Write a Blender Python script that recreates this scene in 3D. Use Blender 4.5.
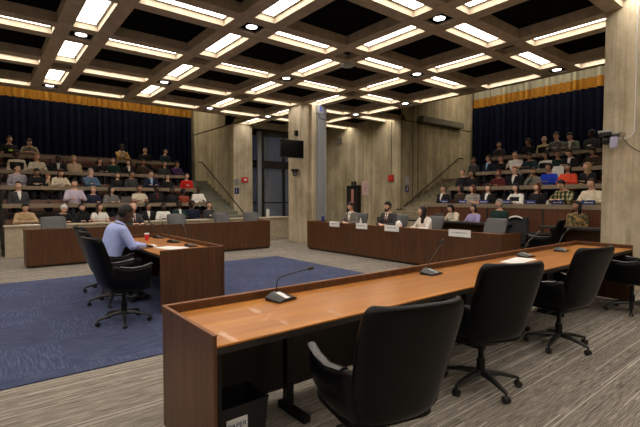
import bpy, bmesh, math, random
from mathutils import Vector, Matrix, Quaternion
C = bpy.context.scene.collection
V = Vector
PI = math.pi
random.seed(11)
for _o in list(bpy.data.objects):
    bpy.data.objects.remove(_o, do_unlink=True)

# ---------------------------------------------------------------- camera, world, light, exposure
cam_d = bpy.data.cameras.new('camera')
cam_d.sensor_width = 36.0
cam_d.lens = 424.0 / 640.0 * 36.0
cam_d.clip_end = 200
cam = bpy.data.objects.new('camera', cam_d)
C.objects.link(cam)
CAM_H = 1.55
_th = math.atan(530 / 424.0)
_p = math.atan(15.5 / 424.0)
_F = V((math.cos(_th) * math.cos(_p), math.sin(_th) * math.cos(_p), -math.sin(_p)))
cam.location = (0, 0, CAM_H)
cam.rotation_euler = _F.to_track_quat('-Z', 'Y').to_euler()
bpy.context.scene.camera = cam

world = bpy.data.worlds.new('world')
bpy.context.scene.world = world
world.use_nodes = True
world.node_tree.nodes['Background'].inputs[0].default_value = (0.035, 0.05, 0.085, 1)
world.node_tree.nodes['Background'].inputs[1].default_value = 1.0
vs = bpy.context.scene.view_settings
vs.view_transform = 'Standard'
vs.look = 'None'
vs.gamma = 1
vs.use_curve_mapping = False
vs.exposure = 0.5
LIGHT_PANEL = 7.0      # radiance of the fluorescent diffusers
LIGHT_SPOT = 7.0
GALLERY_WASH = 42.0    # watts, curtain wash lights of the galleries

# ---------------------------------------------------------------- helpers
def new_mat(name):
    m = bpy.data.materials.new(name); m.use_nodes = True
    return m, m.node_tree.nodes, m.node_tree.links, m.node_tree.nodes['Principled BSDF']
def setp(b, col=None, rough=None, metal=None, spec=None, coat=None):
    if col is not None: b.inputs['Base Color'].default_value = (*col, 1)
    if rough is not None: b.inputs['Roughness'].default_value = rough
    if metal is not None: b.inputs['Metallic'].default_value = metal
    if spec is not None: b.inputs['Specular IOR Level'].default_value = spec
    if coat is not None: b.inputs['Coat Weight'].default_value = coat
def noise(n, l, scale, sc=(1, 1, 1), detail=4, rough=0.6, coord='Object'):
    tc = n.new('ShaderNodeTexCoord'); mp = n.new('ShaderNodeMapping'); t = n.new('ShaderNodeTexNoise')
    mp.inputs['Scale'].default_value = sc
    t.inputs['Scale'].default_value = scale; t.inputs['Detail'].default_value = detail; t.inputs['Roughness'].default_value = rough
    l.new(tc.outputs[coord], mp.inputs[0]); l.new(mp.outputs[0], t.inputs['Vector'])
    return t.outputs['Fac']
def ramp(n, l, fac, stops):
    r = n.new('ShaderNodeValToRGB')
    e = r.color_ramp.elements
    e[0].position = stops[0][0]; e[0].color = (*stops[0][1], 1)
    e[1].position = stops[-1][0]; e[1].color = (*stops[-1][1], 1)
    for p, c in stops[1:-1]:
        x = e.new(p); x.color = (*c, 1)
    l.new(fac, r.inputs[0])
    return r.outputs[0]
def mixc(n, l, fac, a, b, mode='MIX'):
    m = n.new('ShaderNodeMix'); m.data_type = 'RGBA'; m.blend_type = mode
    for i, v in ((0, fac), (6, a), (7, b)):
        if hasattr(v, 'is_linked') or hasattr(v, 'links'): l.new(v, m.inputs[i])
        elif i == 0: m.inputs[0].default_value = v
        else: m.inputs[i].default_value = (*v, 1)
    return m.outputs[2]
def bump(n, l, b, h, s=0.3, d=0.01):
    x = n.new('ShaderNodeBump'); x.inputs['Strength'].default_value = s; x.inputs['Distance'].default_value = d
    l.new(h, x.inputs['Height']); l.new(x.outputs[0], b.inputs['Normal'])
def mul(c, k): return tuple(v * k for v in c)

_simple = {}
def simple(name, col, rough=0.6, metal=0.0, var=0.12, sc=25, spec=0.5):
    if name in _simple: return _simple[name]
    m, n, l, b = new_mat(name)
    setp(b, col, rough, metal, spec)
    f = noise(n, l, sc)
    l.new(ramp(n, l, f, [(0.3, mul(col, 1 - var)), (0.7, mul(col, 1 + var))]), b.inputs['Base Color'])
    _simple[name] = m
    return m
def emis(name, col, s):
    m, n, l, b = new_mat(name)
    setp(b, (0.8, 0.8, 0.8), 0.6)
    b.inputs['Emission Color'].default_value = (*col, 1); b.inputs['Emission Strength'].default_value = s
    return m

def concrete(name, base, seam=None, streak=0.28):
    """board formed concrete: vertical plank streaks, stains, thin seams, tie holes"""
    m, n, l, b = new_mat(name)
    setp(b, base, 0.85, spec=0.2)
    tc = n.new('ShaderNodeTexCoord'); sep = n.new('ShaderNodeSeparateXYZ'); l.new(tc.outputs['Object'], sep.inputs[0])
    add = n.new('ShaderNodeMath'); add.operation = 'ADD'; l.new(sep.outputs[0], add.inputs[0]); l.new(sep.outputs[1], add.inputs[1])
    # planks: hashed tone per 12 cm board
    dv = n.new('ShaderNodeMath'); dv.operation = 'DIVIDE'; dv.inputs[1].default_value = 0.14; l.new(add.outputs[0], dv.inputs[0])
    fl = n.new('ShaderNodeMath'); fl.operation = 'FLOOR'; l.new(dv.outputs[0], fl.inputs[0])
    wn = n.new('ShaderNodeTexWhiteNoise'); wn.noise_dimensions = '1D'; l.new(fl.outputs[0], wn.inputs['W'])
    plank = ramp(n, l, wn.outputs['Value'], [(0, mul(base, 1 - streak * 0.6)), (1, mul(base, 1 + streak * 0.5))])
    st = noise(n, l, 7.0, (1, 1, 0.10), 6, 0.65)
    c = mixc(n, l, 0.75, plank, ramp(n, l, st, [(0.34, (0.70, 0.68, 0.63)), (0.52, (1, 1, 1)), (0.70, (1.12, 1.10, 1.06))]), 'MULTIPLY')
    bl = noise(n, l, 1.1, (1, 1, 0.7), 8, 0.75)
    c = mixc(n, l, 0.7, c, ramp(n, l, bl, [(0.38, (0.62, 0.61, 0.55)), (0.58, (1.08, 1.08, 1.08))]), 'MULTIPLY')
    fr = n.new('ShaderNodeMath'); fr.operation = 'FRACT'; l.new(dv.outputs[0], fr.inputs[0])
    sm = n.new('ShaderNodeMath'); sm.operation = 'LESS_THAN'; sm.inputs[1].default_value = 0.05; l.new(fr.outputs[0], sm.inputs[0])
    sm2 = n.new('ShaderNodeMath'); sm2.operation = 'MULTIPLY'; sm2.inputs[1].default_value = 0.38; l.new(sm.outputs[0], sm2.inputs[0])
    c = mixc(n, l, sm2.outputs[0], c, mul(base, 0.45))
    l.new(c, b.inputs['Base Color'])
    bump(n, l, b, st, 0.35, 0.02)
    return m
def wood(name, dark, light, axis='Z', rough=0.35, scale=1.0, coat=0.0):
    m, n, l, b = new_mat(name)
    setp(b, light, rough, coat=coat)
    sc = {'X': (0.06, 1, 1), 'Y': (1, 0.06, 1), 'Z': (1, 1, 0.06)}[axis]
    f = noise(n, l, 22 * scale, sc, 6, 0.6)
    g = noise(n, l, 3 * scale, sc, 3, 0.5)
    c = ramp(n, l, f, [(0.3, dark), (0.52, mul(tuple((a + d) / 2 for a, d in zip(dark, light)), 1.0)), (0.7, light)])
    c = mixc(n, l, 0.6, c, ramp(n, l, g, [(0.35, (0.75, 0.72, 0.7)), (0.65, (1.12, 1.1, 1.08))]), 'MULTIPLY')
    l.new(c, b.inputs['Base Color'])
    bump(n, l, b, f, 0.05, 0.002)
    return m

M = {}
M['conc'] = concrete('board_formed_concrete', (0.45, 0.385, 0.255))
M['conc_light'] = concrete('pale_board_formed_concrete', (0.52, 0.455, 0.33), streak=0.18)
M['conc_beam'] = simple('ceiling_concrete', (0.43, 0.365, 0.27), 0.9, var=0.16, sc=6, spec=0.15)
M['ledge'] = simple('parapet_concrete', (0.46, 0.39, 0.28), 0.7, var=0.14, sc=9)
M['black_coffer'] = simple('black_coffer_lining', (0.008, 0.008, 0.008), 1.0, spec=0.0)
M['box_dark'] = simple('dark_node_box', (0.03, 0.026, 0.02), 0.9, spec=0.1)
M['stair'] = simple('stair_concrete', (0.20, 0.20, 0.15), 0.85, var=0.15, sc=8)
M['conc_stair'] = concrete('stair_board_concrete', (0.30, 0.265, 0.18))
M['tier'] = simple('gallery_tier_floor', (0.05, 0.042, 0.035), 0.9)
M['panel_light'] = emis('fluorescent_diffuser', (1.0, 0.90, 0.80), LIGHT_PANEL)
M['spot_light'] = emis('downlight_lens', (0.95, 0.95, 1.0), LIGHT_SPOT)
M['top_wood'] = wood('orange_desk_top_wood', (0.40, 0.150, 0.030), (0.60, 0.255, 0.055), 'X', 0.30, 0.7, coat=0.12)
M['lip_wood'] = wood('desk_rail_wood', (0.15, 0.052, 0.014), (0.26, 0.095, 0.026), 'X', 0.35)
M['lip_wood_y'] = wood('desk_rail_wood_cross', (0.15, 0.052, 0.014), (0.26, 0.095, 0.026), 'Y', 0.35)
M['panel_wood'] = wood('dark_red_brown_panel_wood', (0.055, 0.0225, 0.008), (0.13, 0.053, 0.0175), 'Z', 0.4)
M['panel_wood_l'] = wood('mid_brown_panel_wood', (0.085, 0.03, 0.013), (0.16, 0.06, 0.026), 'Z', 0.4)
M['dark_edge'] = simple('dark_desk_edge', (0.02, 0.016, 0.014), 0.5)
M['bench_wood'] = wood('bench_wood', (0.09, 0.035, 0.022), (0.17, 0.07, 0.045), 'X', 0.35)
M['rail_tan'] = simple('tan_laminate', (0.24, 0.185, 0.12), 0.55, var=0.1)
M['leather'] = simple('black_leather', (0.0022, 0.0022, 0.003), 0.33, var=0.2, sc=60, spec=0.2)
M['sheen_grey_leather'] = simple('sheen_grey_leather', (0.085, 0.085, 0.088), 0.42, var=0.1, sc=60)  # sheen on black leather, put into the base colour as grey
M['arm_pad'] = simple('glossy_black_arm_pad', (0.01, 0.01, 0.011), 0.22, spec=0.8)
M['plastic_black'] = simple('black_plastic', (0.010, 0.010, 0.011), 0.38)
M['metal_black'] = simple('black_metal', (0.015, 0.015, 0.016), 0.35, 0.6)
M['metal_grey'] = simple('grey_metal', (0.34, 0.36, 0.39), 0.45, 0.3, var=0.05)
M['white'] = simple('white_paint', (0.75, 0.75, 0.74), 0.5, var=0.03)
M['paper'] = simple('white_paper', (0.82, 0.82, 0.80), 0.7, var=0.02)
M['ink'] = simple('grey_ink', (0.25, 0.25, 0.28), 0.7)
M['red'] = simple('red_plastic', (0.55, 0.02, 0.015), 0.4)
M['cupred'] = simple('red_cup_paper', (0.62, 0.03, 0.05), 0.5)
M['blue_sign'] = simple('blue_sign_plastic', (0.012, 0.03, 0.17), 0.4)
M['pink'] = simple('pink_notice_paper', (0.62, 0.42, 0.40), 0.7, var=0.03)
M['bronze'] = simple('dark_bronze_frame', (0.018, 0.014, 0.012), 0.4, 0.5)
M['rail_dark'] = simple('dark_bronze_handrail', (0.06, 0.045, 0.03), 0.45, 0.4)
M['olivegrey'] = simple('duct_cover', (0.16, 0.145, 0.11), 0.6)
M['neon'] = simple('neon_yellow_cloth', (0.45, 0.75, 0.03), 0.8)
M['clear'] = simple('pale_bottle_plastic', (0.6, 0.62, 0.62), 0.15)
M['lavender_plastic'] = simple('pale_violet_dome', (0.42, 0.42, 0.60), 0.3)

def glass_mat():
    m, n, l, b = new_mat('window_glass')
    setp(b, (0.75, 0.8, 0.85), 0.03)
    b.inputs['Transmission Weight'].default_value = 0.92
    b.inputs['IOR'].default_value = 1.1
    return m
M['glass'] = glass_mat()

def carpet_grey():
    m, n, l, b = new_mat('striped_grey_carpet')
    setp(b, (0.3, 0.27, 0.24), 0.95, spec=0.1)
    tc = n.new('ShaderNodeTexCoord')
    def layer(sx, sy, dens):
        mp = n.new('ShaderNodeMapping'); mp.inputs['Scale'].default_value = (sx, sy, 1); l.new(tc.outputs['Object'], mp.inputs[0])
        t = n.new('ShaderNodeTexNoise'); t.inputs['Scale'].default_value = 1; t.inputs['Detail'].default_value = 2; t.inputs['Roughness'].default_value = 0.7
        l.new(mp.outputs[0], t.inputs['Vector'])
        return t.outputs['Fac']
    fine = layer(5.0, 170, 1)
    c = ramp(n, l, fine, [(0.36, (0.10, 0.088, 0.074)), (0.5, (0.21, 0.186, 0.156)), (0.62, (0.34, 0.305, 0.262))])
    mid = layer(0.7, 34, 1)
    c = mixc(n, l, 0.55, c, ramp(n, l, mid, [(0.4, (0.74, 0.74, 0.74)), (0.62, (1.18, 1.18, 1.18))]), 'MULTIPLY')
    # light line segments: rows hashed, each broken along X
    sep = n.new('ShaderNodeSeparateXYZ'); l.new(tc.outputs['Object'], sep.inputs[0])
    def mth(op, a, bb=None):
        x = n.new('ShaderNodeMath'); x.operation = op
        for i, v in ((0, a), (1, bb)):
            if v is None: continue
            if isinstance(v, (int, float)): x.inputs[i].default_value = v
            else: l.new(v, x.inputs[i])
        return x.outputs[0]
    row = mth('FLOOR', mth('DIVIDE', sep.outputs[1], 0.009))
    w1 = n.new('ShaderNodeTexWhiteNoise'); w1.noise_dimensions = '1D'; l.new(row, w1.inputs['W'])
    seg = mth('FLOOR', mth('ADD', mth('DIVIDE', sep.outputs[0], 1.7), mth('MULTIPLY', w1.outputs['Value'], 7.0)))
    cmb = n.new('ShaderNodeCombineXYZ'); l.new(row, cmb.inputs[0]); l.new(seg, cmb.inputs[1])
    w2 = n.new('ShaderNodeTexWhiteNoise'); w2.noise_dimensions = '2D'; l.new(cmb.outputs[0], w2.inputs['Vector'])
    mask = mth('GREATER_THAN', w2.outputs['Value'], 0.93)
    c = mixc(n, l, mth('MULTIPLY', mask, 0.75), c, (0.50, 0.46, 0.40))
    mask2 = mth('LESS_THAN', w2.outputs['Value'], 0.07)
    c = mixc(n, l, mth('MULTIPLY', mask2, 0.5), c, (0.07, 0.065, 0.06))
    l.new(c, b.inputs['Base Color'])
    bump(n, l, b, fine, 0.2, 0.004)
    return m
M['carpet'] = carpet_grey()
def carpet_blue():
    m, n, l, b = new_mat('blue_tile_carpet')
    setp(b, (0.05, 0.08, 0.25), 0.95, spec=0.1)
    f1 = noise(n, l, 1, (4, 60, 1), 4, 0.75)
    f2 = noise(n, l, 1, (60, 4, 1), 4, 0.75)
    tc = n.new('ShaderNodeTexCoord'); ck = n.new('ShaderNodeTexChecker'); ck.inputs['Scale'].default_value = 1 / 0.92
    mp = n.new('ShaderNodeMapping'); mp.inputs['Location'].default_value = (0.3, 0.2, 0.013); l.new(tc.outputs['Object'], mp.inputs[0])
    l.new(mp.outputs[0], ck.inputs['Vector'])
    st = [(0.3, (0.028, 0.034, 0.070)), (0.5, (0.052, 0.064, 0.122)), (0.72, (0.11, 0.128, 0.205))]
    c = mixc(n, l, ck.outputs['Fac'], ramp(n, l, f1, st), ramp(n, l, f2, [(p, mul(k, 1.12)) for p, k in st]))
    l.new(c, b.inputs['Base Color'])
    return m
M['blue_carpet'] = carpet_blue()

def tagk(o, kind='structure'): o['kind'] = kind; return o
def tag(o, label, cat, group=None):
    o['label'] = label; o['category'] = cat
    if group: o['group'] = group
    return o
def mesh_obj(name, bm, mat, parent=None, smooth=False, loc=None, rotz=None):
    me = bpy.data.meshes.new(name)
    bmesh.ops.recalc_face_normals(bm, faces=bm.faces[:])
    bm.to_mesh(me); bm.free()
    mats = mat if isinstance(mat, (list, tuple)) else [mat]
    for x in mats: me.materials.append(x)
    if smooth:
        for p in me.polygons: p.use_smooth = True
        if smooth != 'all':
            me.set_sharp_from_angle(angle=math.radians(40))
    o = bpy.data.objects.new(name, me); C.objects.link(o)
    if parent: o.parent = parent
    if loc is not None: o.location = loc
    if rotz is not None: o.rotation_euler = (0, 0, rotz)
    return o
def empty(name, loc=(0, 0, 0), rotz=0.0):
    o = bpy.data.objects.new(name, None); C.objects.link(o)
    o.empty_display_size = 0.1
    o.location = loc; o.rotation_euler = (0, 0, rotz)
    return o
def B(): return bmesh.new()
def box(bm, x0, x1, y0, y1, z0, z1, mi=0):
    vs_ = [bm.verts.new(p) for p in ((x0, y0, z0), (x1, y0, z0), (x1, y1, z0), (x0, y1, z0), (x0, y0, z1), (x1, y0, z1), (x1, y1, z1), (x0, y1, z1))]
    fs = []
    for f in ((3, 2, 1, 0), (4, 5, 6, 7), (0, 1, 5, 4), (1, 2, 6, 5), (2, 3, 7, 6), (3, 0, 4, 7)):
        fc = bm.faces.new([vs_[i] for i in f]); fc.material_index = mi; fs.append(fc)
    return vs_, fs
def bevel_all(bm, w=0.004, seg=2):
    bmesh.ops.bevel(bm, geom=bm.edges[:], offset=w, segments=seg, profile=0.5, affect='EDGES', clamp_overlap=True)
def bbox(bm, x0, x1, y0, y1, z0, z1, w=0.004, seg=2):
    """bevelled box appended to bm"""
    t = bmesh.new(); box(t, x0, x1, y0, y1, z0, z1); bevel_all(t, w, seg)
    merge(bm, t)
def merge(bm, t, mat=None):
    me = bpy.data.meshes.new('tmp'); t.to_mesh(me); t.free()
    if mat is not None: me.transform(mat)
    bm.from_mesh(me); bpy.data.meshes.remove(me)
def frames(pts):
    pts = [V(p) for p in pts]
    ds = []
    for i in range(len(pts)):
        a = pts[max(0, i - 1)]; b_ = pts[min(len(pts) - 1, i + 1)]
        ds.append((b_ - a).normalized())
    up = V((0, 0, 1)) if abs(ds[0].z) < 0.9 else V((0, 1, 0))
    nrm = (up - ds[0] * up.dot(ds[0])).normalized()
    out = []
    for d in ds:
        nrm = (nrm - d * nrm.dot(d)).normalized()
        out.append((nrm, d.cross(nrm)))
    return pts, out
def tube(bm, pts, r, n=8, cap=True, mi=0, flat=1.0, nref=None):
    pts, fr = frames(pts)
    rs = r if isinstance(r, (list, tuple)) else [r] * len(pts)
    rings = []
    for p, (a, c), rr in zip(pts, fr, rs):
        ra, rc = rr if isinstance(rr, (list, tuple)) else (rr, rr * flat)
        rings.append([bm.verts.new(p + a * (math.cos(2 * PI * k / n) * ra) + c * (math.sin(2 * PI * k / n) * rc)) for k in range(n)])
    loft(bm, rings, cap, mi)
def loft(bm, rings, cap=True, mi=0):
    n = len(rings[0])
    for a, b_ in zip(rings, rings[1:]):
        for k in range(n):
            f = bm.faces.new((a[k], a[(k + 1) % n], b_[(k + 1) % n], b_[k])); f.material_index = mi
    if cap:
        f = bm.faces.new(list(reversed(rings[0]))); f.material_index = mi
        f = bm.faces.new(rings[-1]); f.material_index = mi
def lathe(bm, prof, n=16, c=(0, 0, 0), mi=0):
    rings = [[bm.verts.new((c[0] + r * math.cos(2 * PI * k / n), c[1] + r * math.sin(2 * PI * k / n), c[2] + z)) for k in range(n)] for r, z in prof]
    loft(bm, rings, True, mi)
def ball(bm, c, r, nu=10, nv=6, mi=0):
    rx, ry, rz = r if isinstance(r, (tuple, list)) else (r, r, r)
    top = bm.verts.new((c[0], c[1], c[2] + rz)); bot = bm.verts.new((c[0], c[1], c[2] - rz))
    rings = []
    for j in range(1, nv):
        t = PI * j / nv
        rings.append([bm.verts.new((c[0] + rx * math.sin(t) * math.cos(2 * PI * k / nu), c[1] + ry * math.sin(t) * math.sin(2 * PI * k / nu), c[2] + rz * math.cos(t))) for k in range(nu)])
    for k in range(nu):
        bm.faces.new((top, rings[0][k], rings[0][(k + 1) % nu])).material_index = mi
        bm.faces.new((bot, rings[-1][(k + 1) % nu], rings[-1][k])).material_index = mi
    for a, b_ in zip(rings, rings[1:]):
        for k in range(nu):
            bm.faces.new((a[k], b_[k], b_[(k + 1) % nu], a[(k + 1) % nu])).material_index = mi
def copy_tree(o, loc=None, rotz=None, label=None, group=None, parent=None):
    kids = KIDS.get(o.name)
    if kids is None:
        kids = [c for c in bpy.data.objects if c.parent == o]; KIDS[o.name] = kids
    c = o.copy(); C.objects.link(c)
    if parent: c.parent = parent
    if loc is not None: c.location = loc
    if rotz is not None: c.rotation_euler = (0, 0, rotz)
    if label: c['label'] = label
    if group: c['group'] = group
    for k in kids: copy_tree(k, parent=c)
    return c
KIDS = {}
def struct(name, bm, mat, **k): return tagk(mesh_obj(name, bm, mat, **k))
ORD = ['first', 'second', 'third', 'fourth', 'fifth', 'sixth', 'seventh', 'eighth', 'ninth', 'tenth', 'eleventh', 'twelfth', 'thirteenth', 'fourteenth']
# ================================================================ room shell
CZ = 4.75
PITCH = 2.45
NX = lambda i: 1.63 + PITCH * i
NY = lambda j: 4.72 + PITCH * j
b = B(); box(b, -6.4, 19.2, -5.4, 21.6, -0.2, 0.0); struct('floor', b, M['carpet'])
b = B(); box(b, -4.6, 6.12, 4.22, 9.47, 0.0, 0.012); struct('floor_blue_carpet', b, M['blue_carpet'])

# ceiling: pairs of concrete beams crossing on a square grid
def in_ceiling(x, y):
    if x < 11.8 and y < 15.0: return True
    if x >= 11.8 and x < 13.5 and y >= 11.45 and y < 17.5: return True
    if y >= 15.0 and x >= 8.5 and x < 13.5: return True
    return False
b = B()
BH = 0.19
for i in range(-3, 6):
    for s in (-1, 1):
        x0, x1 = sorted((NX(i) + s * 0.21, NX(i) + s * 0.47))
        if i == 4 and s == 1: x1 = 11.74
        if i == 5:
            if s == 1: continue
            box(b, x0, x1, 11.5, 17.3, CZ, CZ + BH); continue
        y1 = 15.0 if x1 < 8.8 and not i == 3 else (17.3 if x0 > 8.4 else 15.0)
        box(b, x0, x1, -5.2, y1, CZ, CZ + BH)
for j in range(-4, 6):
    for s in (-1, 1):
        y0, y1 = sorted((NY(j) + s * 0.21, NY(j) + s * 0.47))
        if j == 5:
            if s == 1: continue
            box(b, 8.5, 13.43, y0, y1, CZ + .002, CZ + BH); continue
        box(b, -6.1, 13.43 if y0 > 11.5 else 11.74, y0, y1, CZ + .002, CZ + BH)
for e in b.verts: pass
struct('ceiling', b, M['conc_beam'])
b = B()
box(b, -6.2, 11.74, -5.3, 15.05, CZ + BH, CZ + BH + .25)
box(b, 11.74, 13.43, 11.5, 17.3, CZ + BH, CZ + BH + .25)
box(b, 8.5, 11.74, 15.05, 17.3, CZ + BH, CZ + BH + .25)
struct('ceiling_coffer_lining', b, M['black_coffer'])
b = B()
box(b, 8.5, 13.43, 16.76, 17.35, CZ - .0, CZ + BH)
struct('ceiling_edge_beam', b, M['conc_beam'])

# fluorescent troughs
TZ = CZ + 0.115
def light_proto():
    t = empty('ceiling_light')
    b = B(); box(b, -0.165, 0.165, -0.72, 0.72, 0, 0.02); mesh_obj('diffuser', b, M['panel_light'], t)
    b = B()
    for s in (-1, 1):
        box(b, s * 0.165 if s > 0 else -0.185, 0.185 if s > 0 else -0.165, -0.74, 0.74, -0.004, 0.022)
        box(b, -0.165, 0.165, *( (0.72, 0.74) if s > 0 else (-0.74, -0.72)), -0.004, 0.022)
    mesh_obj('frame', b, M['conc_beam'], t)
    # lit reflector slope between panel and beams
    return t
lp = light_proto(); first = [True]
def put_light(x, y, rz, label, group):
    if first[0]:
        first[0] = False; lp.location = (x, y, TZ); lp.rotation_euler = (0, 0, rz); lp['label'] = label; lp['category'] = 'ceiling light'; lp['group'] = group
        return lp
    c = copy_tree(lp, (x, y, TZ), rz, label, group); return c
_cam_in = lambda x, y: (0.6247 * x + 0.7809 * y) > 0.5
lights = []
for i in range(-3, 5):
    for j in range(-3, 6):
        x, y = NX(i), NY(j)
        ym = y - PITCH / 2
        if in_ceiling(x, ym) and ym < 16: lights.append((x, ym, 0, i, j, 'a'))
        xm = x + PITCH / 2
        if in_ceiling(xm, y) and xm < (13.2 if j >= 3 else 11.6) and j < 5: lights.append((xm, y, PI / 2, i, j, 'b'))
rowsA = {}; 
for L_ in lights:
    x, y, rz, i, j, k = L_
    rowsA.setdefault((k, i if k == 'a' else j), []).append(L_)
for (k, r), ls in rowsA.items():
    ls.sort(key=lambda q: q[1] if k == 'a' else q[0])
    rr = r + 4
    for n_, q in enumerate(ls):
        if k == 'a':
            lab = 'lit ceiling trough pointing at the left gallery, line %s from left, %s from front' % (ORD[rr - 1], ORD[n_])
        else:
            lab = 'lit ceiling trough pointing at the right gallery, line %s from front, %s from left' % (ORD[rr - 1], ORD[n_])
        put_light(q[0], q[1], q[2], lab, 'fluorescent ceiling troughs')

def dl_proto():
    t = empty('downlight')
    b = B(); box(b, -0.2, 0.2, -0.2, 0.2, 0.012, 0.03); mesh_obj('housing', b, M['black_coffer'], t)
    b = B(); tube(b, [(.112 * math.cos(2 * PI * k / 24), .112 * math.sin(2 * PI * k / 24), .005) for k in range(25)], .012, 6); mesh_obj('trim_ring', b, M['metal_black'], t, smooth=True)
    b = B(); lathe(b, [(0.005, -0.004), (0.10, -0.003), (0.10, 0.009), (0.005, 0.009)], 20); mesh_obj('lens', b, M['spot_light'], t)
    return t
dl = dl_proto(); dl['category'] = 'downlight'
spots = [(0, 2), (0, 4), (1, 1), (1, 3), (2, 4), (2, 2), (3, 4), (3, 1), (4, 2), (4, 3), (2, 0), (4, 0), (0, 0), (-1, 1), (-1, 3), (1, -1), (3, -1), (-2, 2), (-2, 0), (-1, -1)]
for n_, (i, j) in enumerate(spots):
    lab = 'round downlight in dark square box, %s beam line from left, %s from front' % (ORD[i + 3], ORD[j + 3])
    c = dl if n_ == 0 else copy_tree(dl, label=lab)
    c['label'] = lab; c['group'] = 'ceiling downlights'; c.location = (NX(i), NY(j), CZ + 0.035)
# empty node boxes
b = B()
for i in range(-3, 5):
    for j in range(-4, 5):
        if (i, j) in spots or not in_ceiling(NX(i), NY(j)): continue
        box(b, NX(i) - .2, NX(i) + .2, NY(j) - .2, NY(j) + .2, CZ + .12, CZ + .2)
struct('ceiling_node_box', b, M['box_dark'])
b = B(); lathe(b, [(0.02, -0.06), (0.13, -0.06), (0.16, -0.03), (0.16, 0.0), (0.02, 0.0)], 24)
o = mesh_obj('ceiling_speaker', b, M['metal_grey'], smooth=True, loc=(6.93, 7.6, CZ)); tag(o, 'flat round speaker disc hanging under a beam crossing at ceiling centre', 'speaker')

# gallery boxes: fascia above the ceiling edge, roof, walls
b = B(); box(b, -1.3, 8.5, 15.02, 15.2, CZ, 7.3); struct('trim_1', b, M['conc'])
b = B(); box(b, 11.70, 11.85, 0.0, 11.5, CZ, 7.3); struct('trim_2', b, M['conc'])
b = B(); box(b, -1.3, 8.7, 15.0, 21.3, 7.3, 7.5); struct('ceiling_left_gallery', b, M['box_dark'])
b = B(); box(b, 11.7, 19.1, 0.0, 11.7, 7.3, 7.5); struct('ceiling_right_gallery', b, M['box_dark'])
b = B(); box(b, 8.5, 8.62, 16.56, 21.2, 0, 7.3); box(b, 8.5, 8.62, 15.0, 16.56, CZ, 7.3); struct('wall_left_gallery_side', b, M['conc'])
b = B(); box(b, -1.3, 8.6, 21.05, 21.3, 0, 7.3); struct('wall_left', b, M['conc'])
b = B(); box(b, -1.5, -1.3, 13.4, 21.3, 0, 7.3); struct('wall_left_end', b, M['conc'])
b = B(); box(b, 13.4, 19.0, 11.5, 11.7, 0, 7.3); struct('wall_right_gallery_side', b, M['conc'])
b = B(); box(b, 18.8, 19.0, 0.0, 11.5, 0, 7.3); struct('wall_right', b, M['conc'])
b = B(); box(b, 9.4, 19.0, -0.2, 0.0, 0, 7.3); struct('wall_right_end', b, M['conc'])
b = B(); box(b, 13.4, 13.6, 11.7, 17.3, 0, CZ + .3); struct('wall_far', b, M['conc'])
b = B(); box(b, -6.4, -6.2, -5.4, 15.0, 0, CZ + .3); struct('wall_near_left', b, M['conc'])
b = B(); box(b, -6.4, 9.4, -5.5, -5.3, 0, CZ + .3); struct('wall_back', b, M['conc'])
b = B(); box(b, 9.3, 9.5, -5.4, -0.2, 0, CZ + .3); struct('wall_near_right', b, M['conc'])
b = B(); box(b, -6.4, -1.3, 14.9, 15.1, 0, CZ + .3); struct('wall_far_left', b, M['conc'])
# seams in the side walls (joint at ceiling level, vertical joints)
b = B(); box(b, 8.485, 8.5, 16.6, 20.9, CZ - .03, CZ); box(b, 13.45, 18.5, 11.485, 11.5, CZ - .03, CZ)
for x in (14.17, 14.5): box(b, x, x + .018, 11.485, 11.5, 0, 7.2)
struct('trim_3', b, M['bronze'])
b = B(); t_ = bmesh.new(); box(t_, 14.5, 17.5, 11.22, 11.5, CZ + 0.0, CZ + .24); bevel_all(t_, .01); merge(b, t_)
struct('trim_4', b, M['olivegrey'])

# columns
def column(name, boxes):
    b = B()
    for q in boxes: bbox(b, *q, w=0.015)
    return struct(name, b, M['conc_light'])
column('wall_column_centre', [(8.6, 9.36, 11.75, 12.56, 0, CZ + .1), (8.92, 9.56, 11.58, 12.3, 0, CZ + .1)])
column('wall_column_left', [(8.52, 9.42, 16.55, 17.4, 0, CZ + .1)])
column('wall_column_right', [(8.5, 9.42, 1.72, 2.73, 0, CZ + .1)])
# parapets in front of the left gallery
b = B(); bbox(b, 0.46, 9.25, 13.48, 13.60, 0, 0.79, .01); bbox(b, 0.44, 9.3, 13.44, 13.90, .79, .835, .008)
struct('wall_parapet', b, M['ledge'])

# window in the far corner
wy = 17.3
b = B()
for x0, x1 in ((9.42, 9.55), (10.25, 10.42), (11.5, 11.6), (12.4, 12.5), (13.25, 13.4)): box(b, x0, x1, wy - .08, wy + .08, 0, CZ)
for z0, z1 in ((0, .5), (2.95, 3.3), (4.45, CZ)): box(b, 9.42, 13.4, wy - .1, wy + .1, z0, z1)
box(b, 9.42, 13.4, wy - .02, wy + .03, 1.3, 1.36)
wf = tagk(mesh_obj('window_1', b, M['bronze']))
b = B(); box(b, 9.5, 13.3, wy - .008, wy + .008, .5, 2.95); box(b, 9.5, 13.3, wy - .008, wy + .008, 3.3, 4.45); mesh_obj('pane', b, M['glass'], wf)
b = B(); box(b, 9.0, 14.5, 20.5, 20.7, 0, 7.0)
struct('wall_outside', b, simple('blue_grey_outside_wall', (0.25, 0.29, 0.38), 0.8))
b = B(); box(b, 9.95, 10.15, wy - .3, wy - .2, 0.0, 4.6); box(b, 10.9, 11.3, 18.2, 18.3, 0, 4.6)
struct('window_1_fin', b, simple('grey_blue_window_fin', (0.19, 0.20, 0.23), 0.6))

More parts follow.
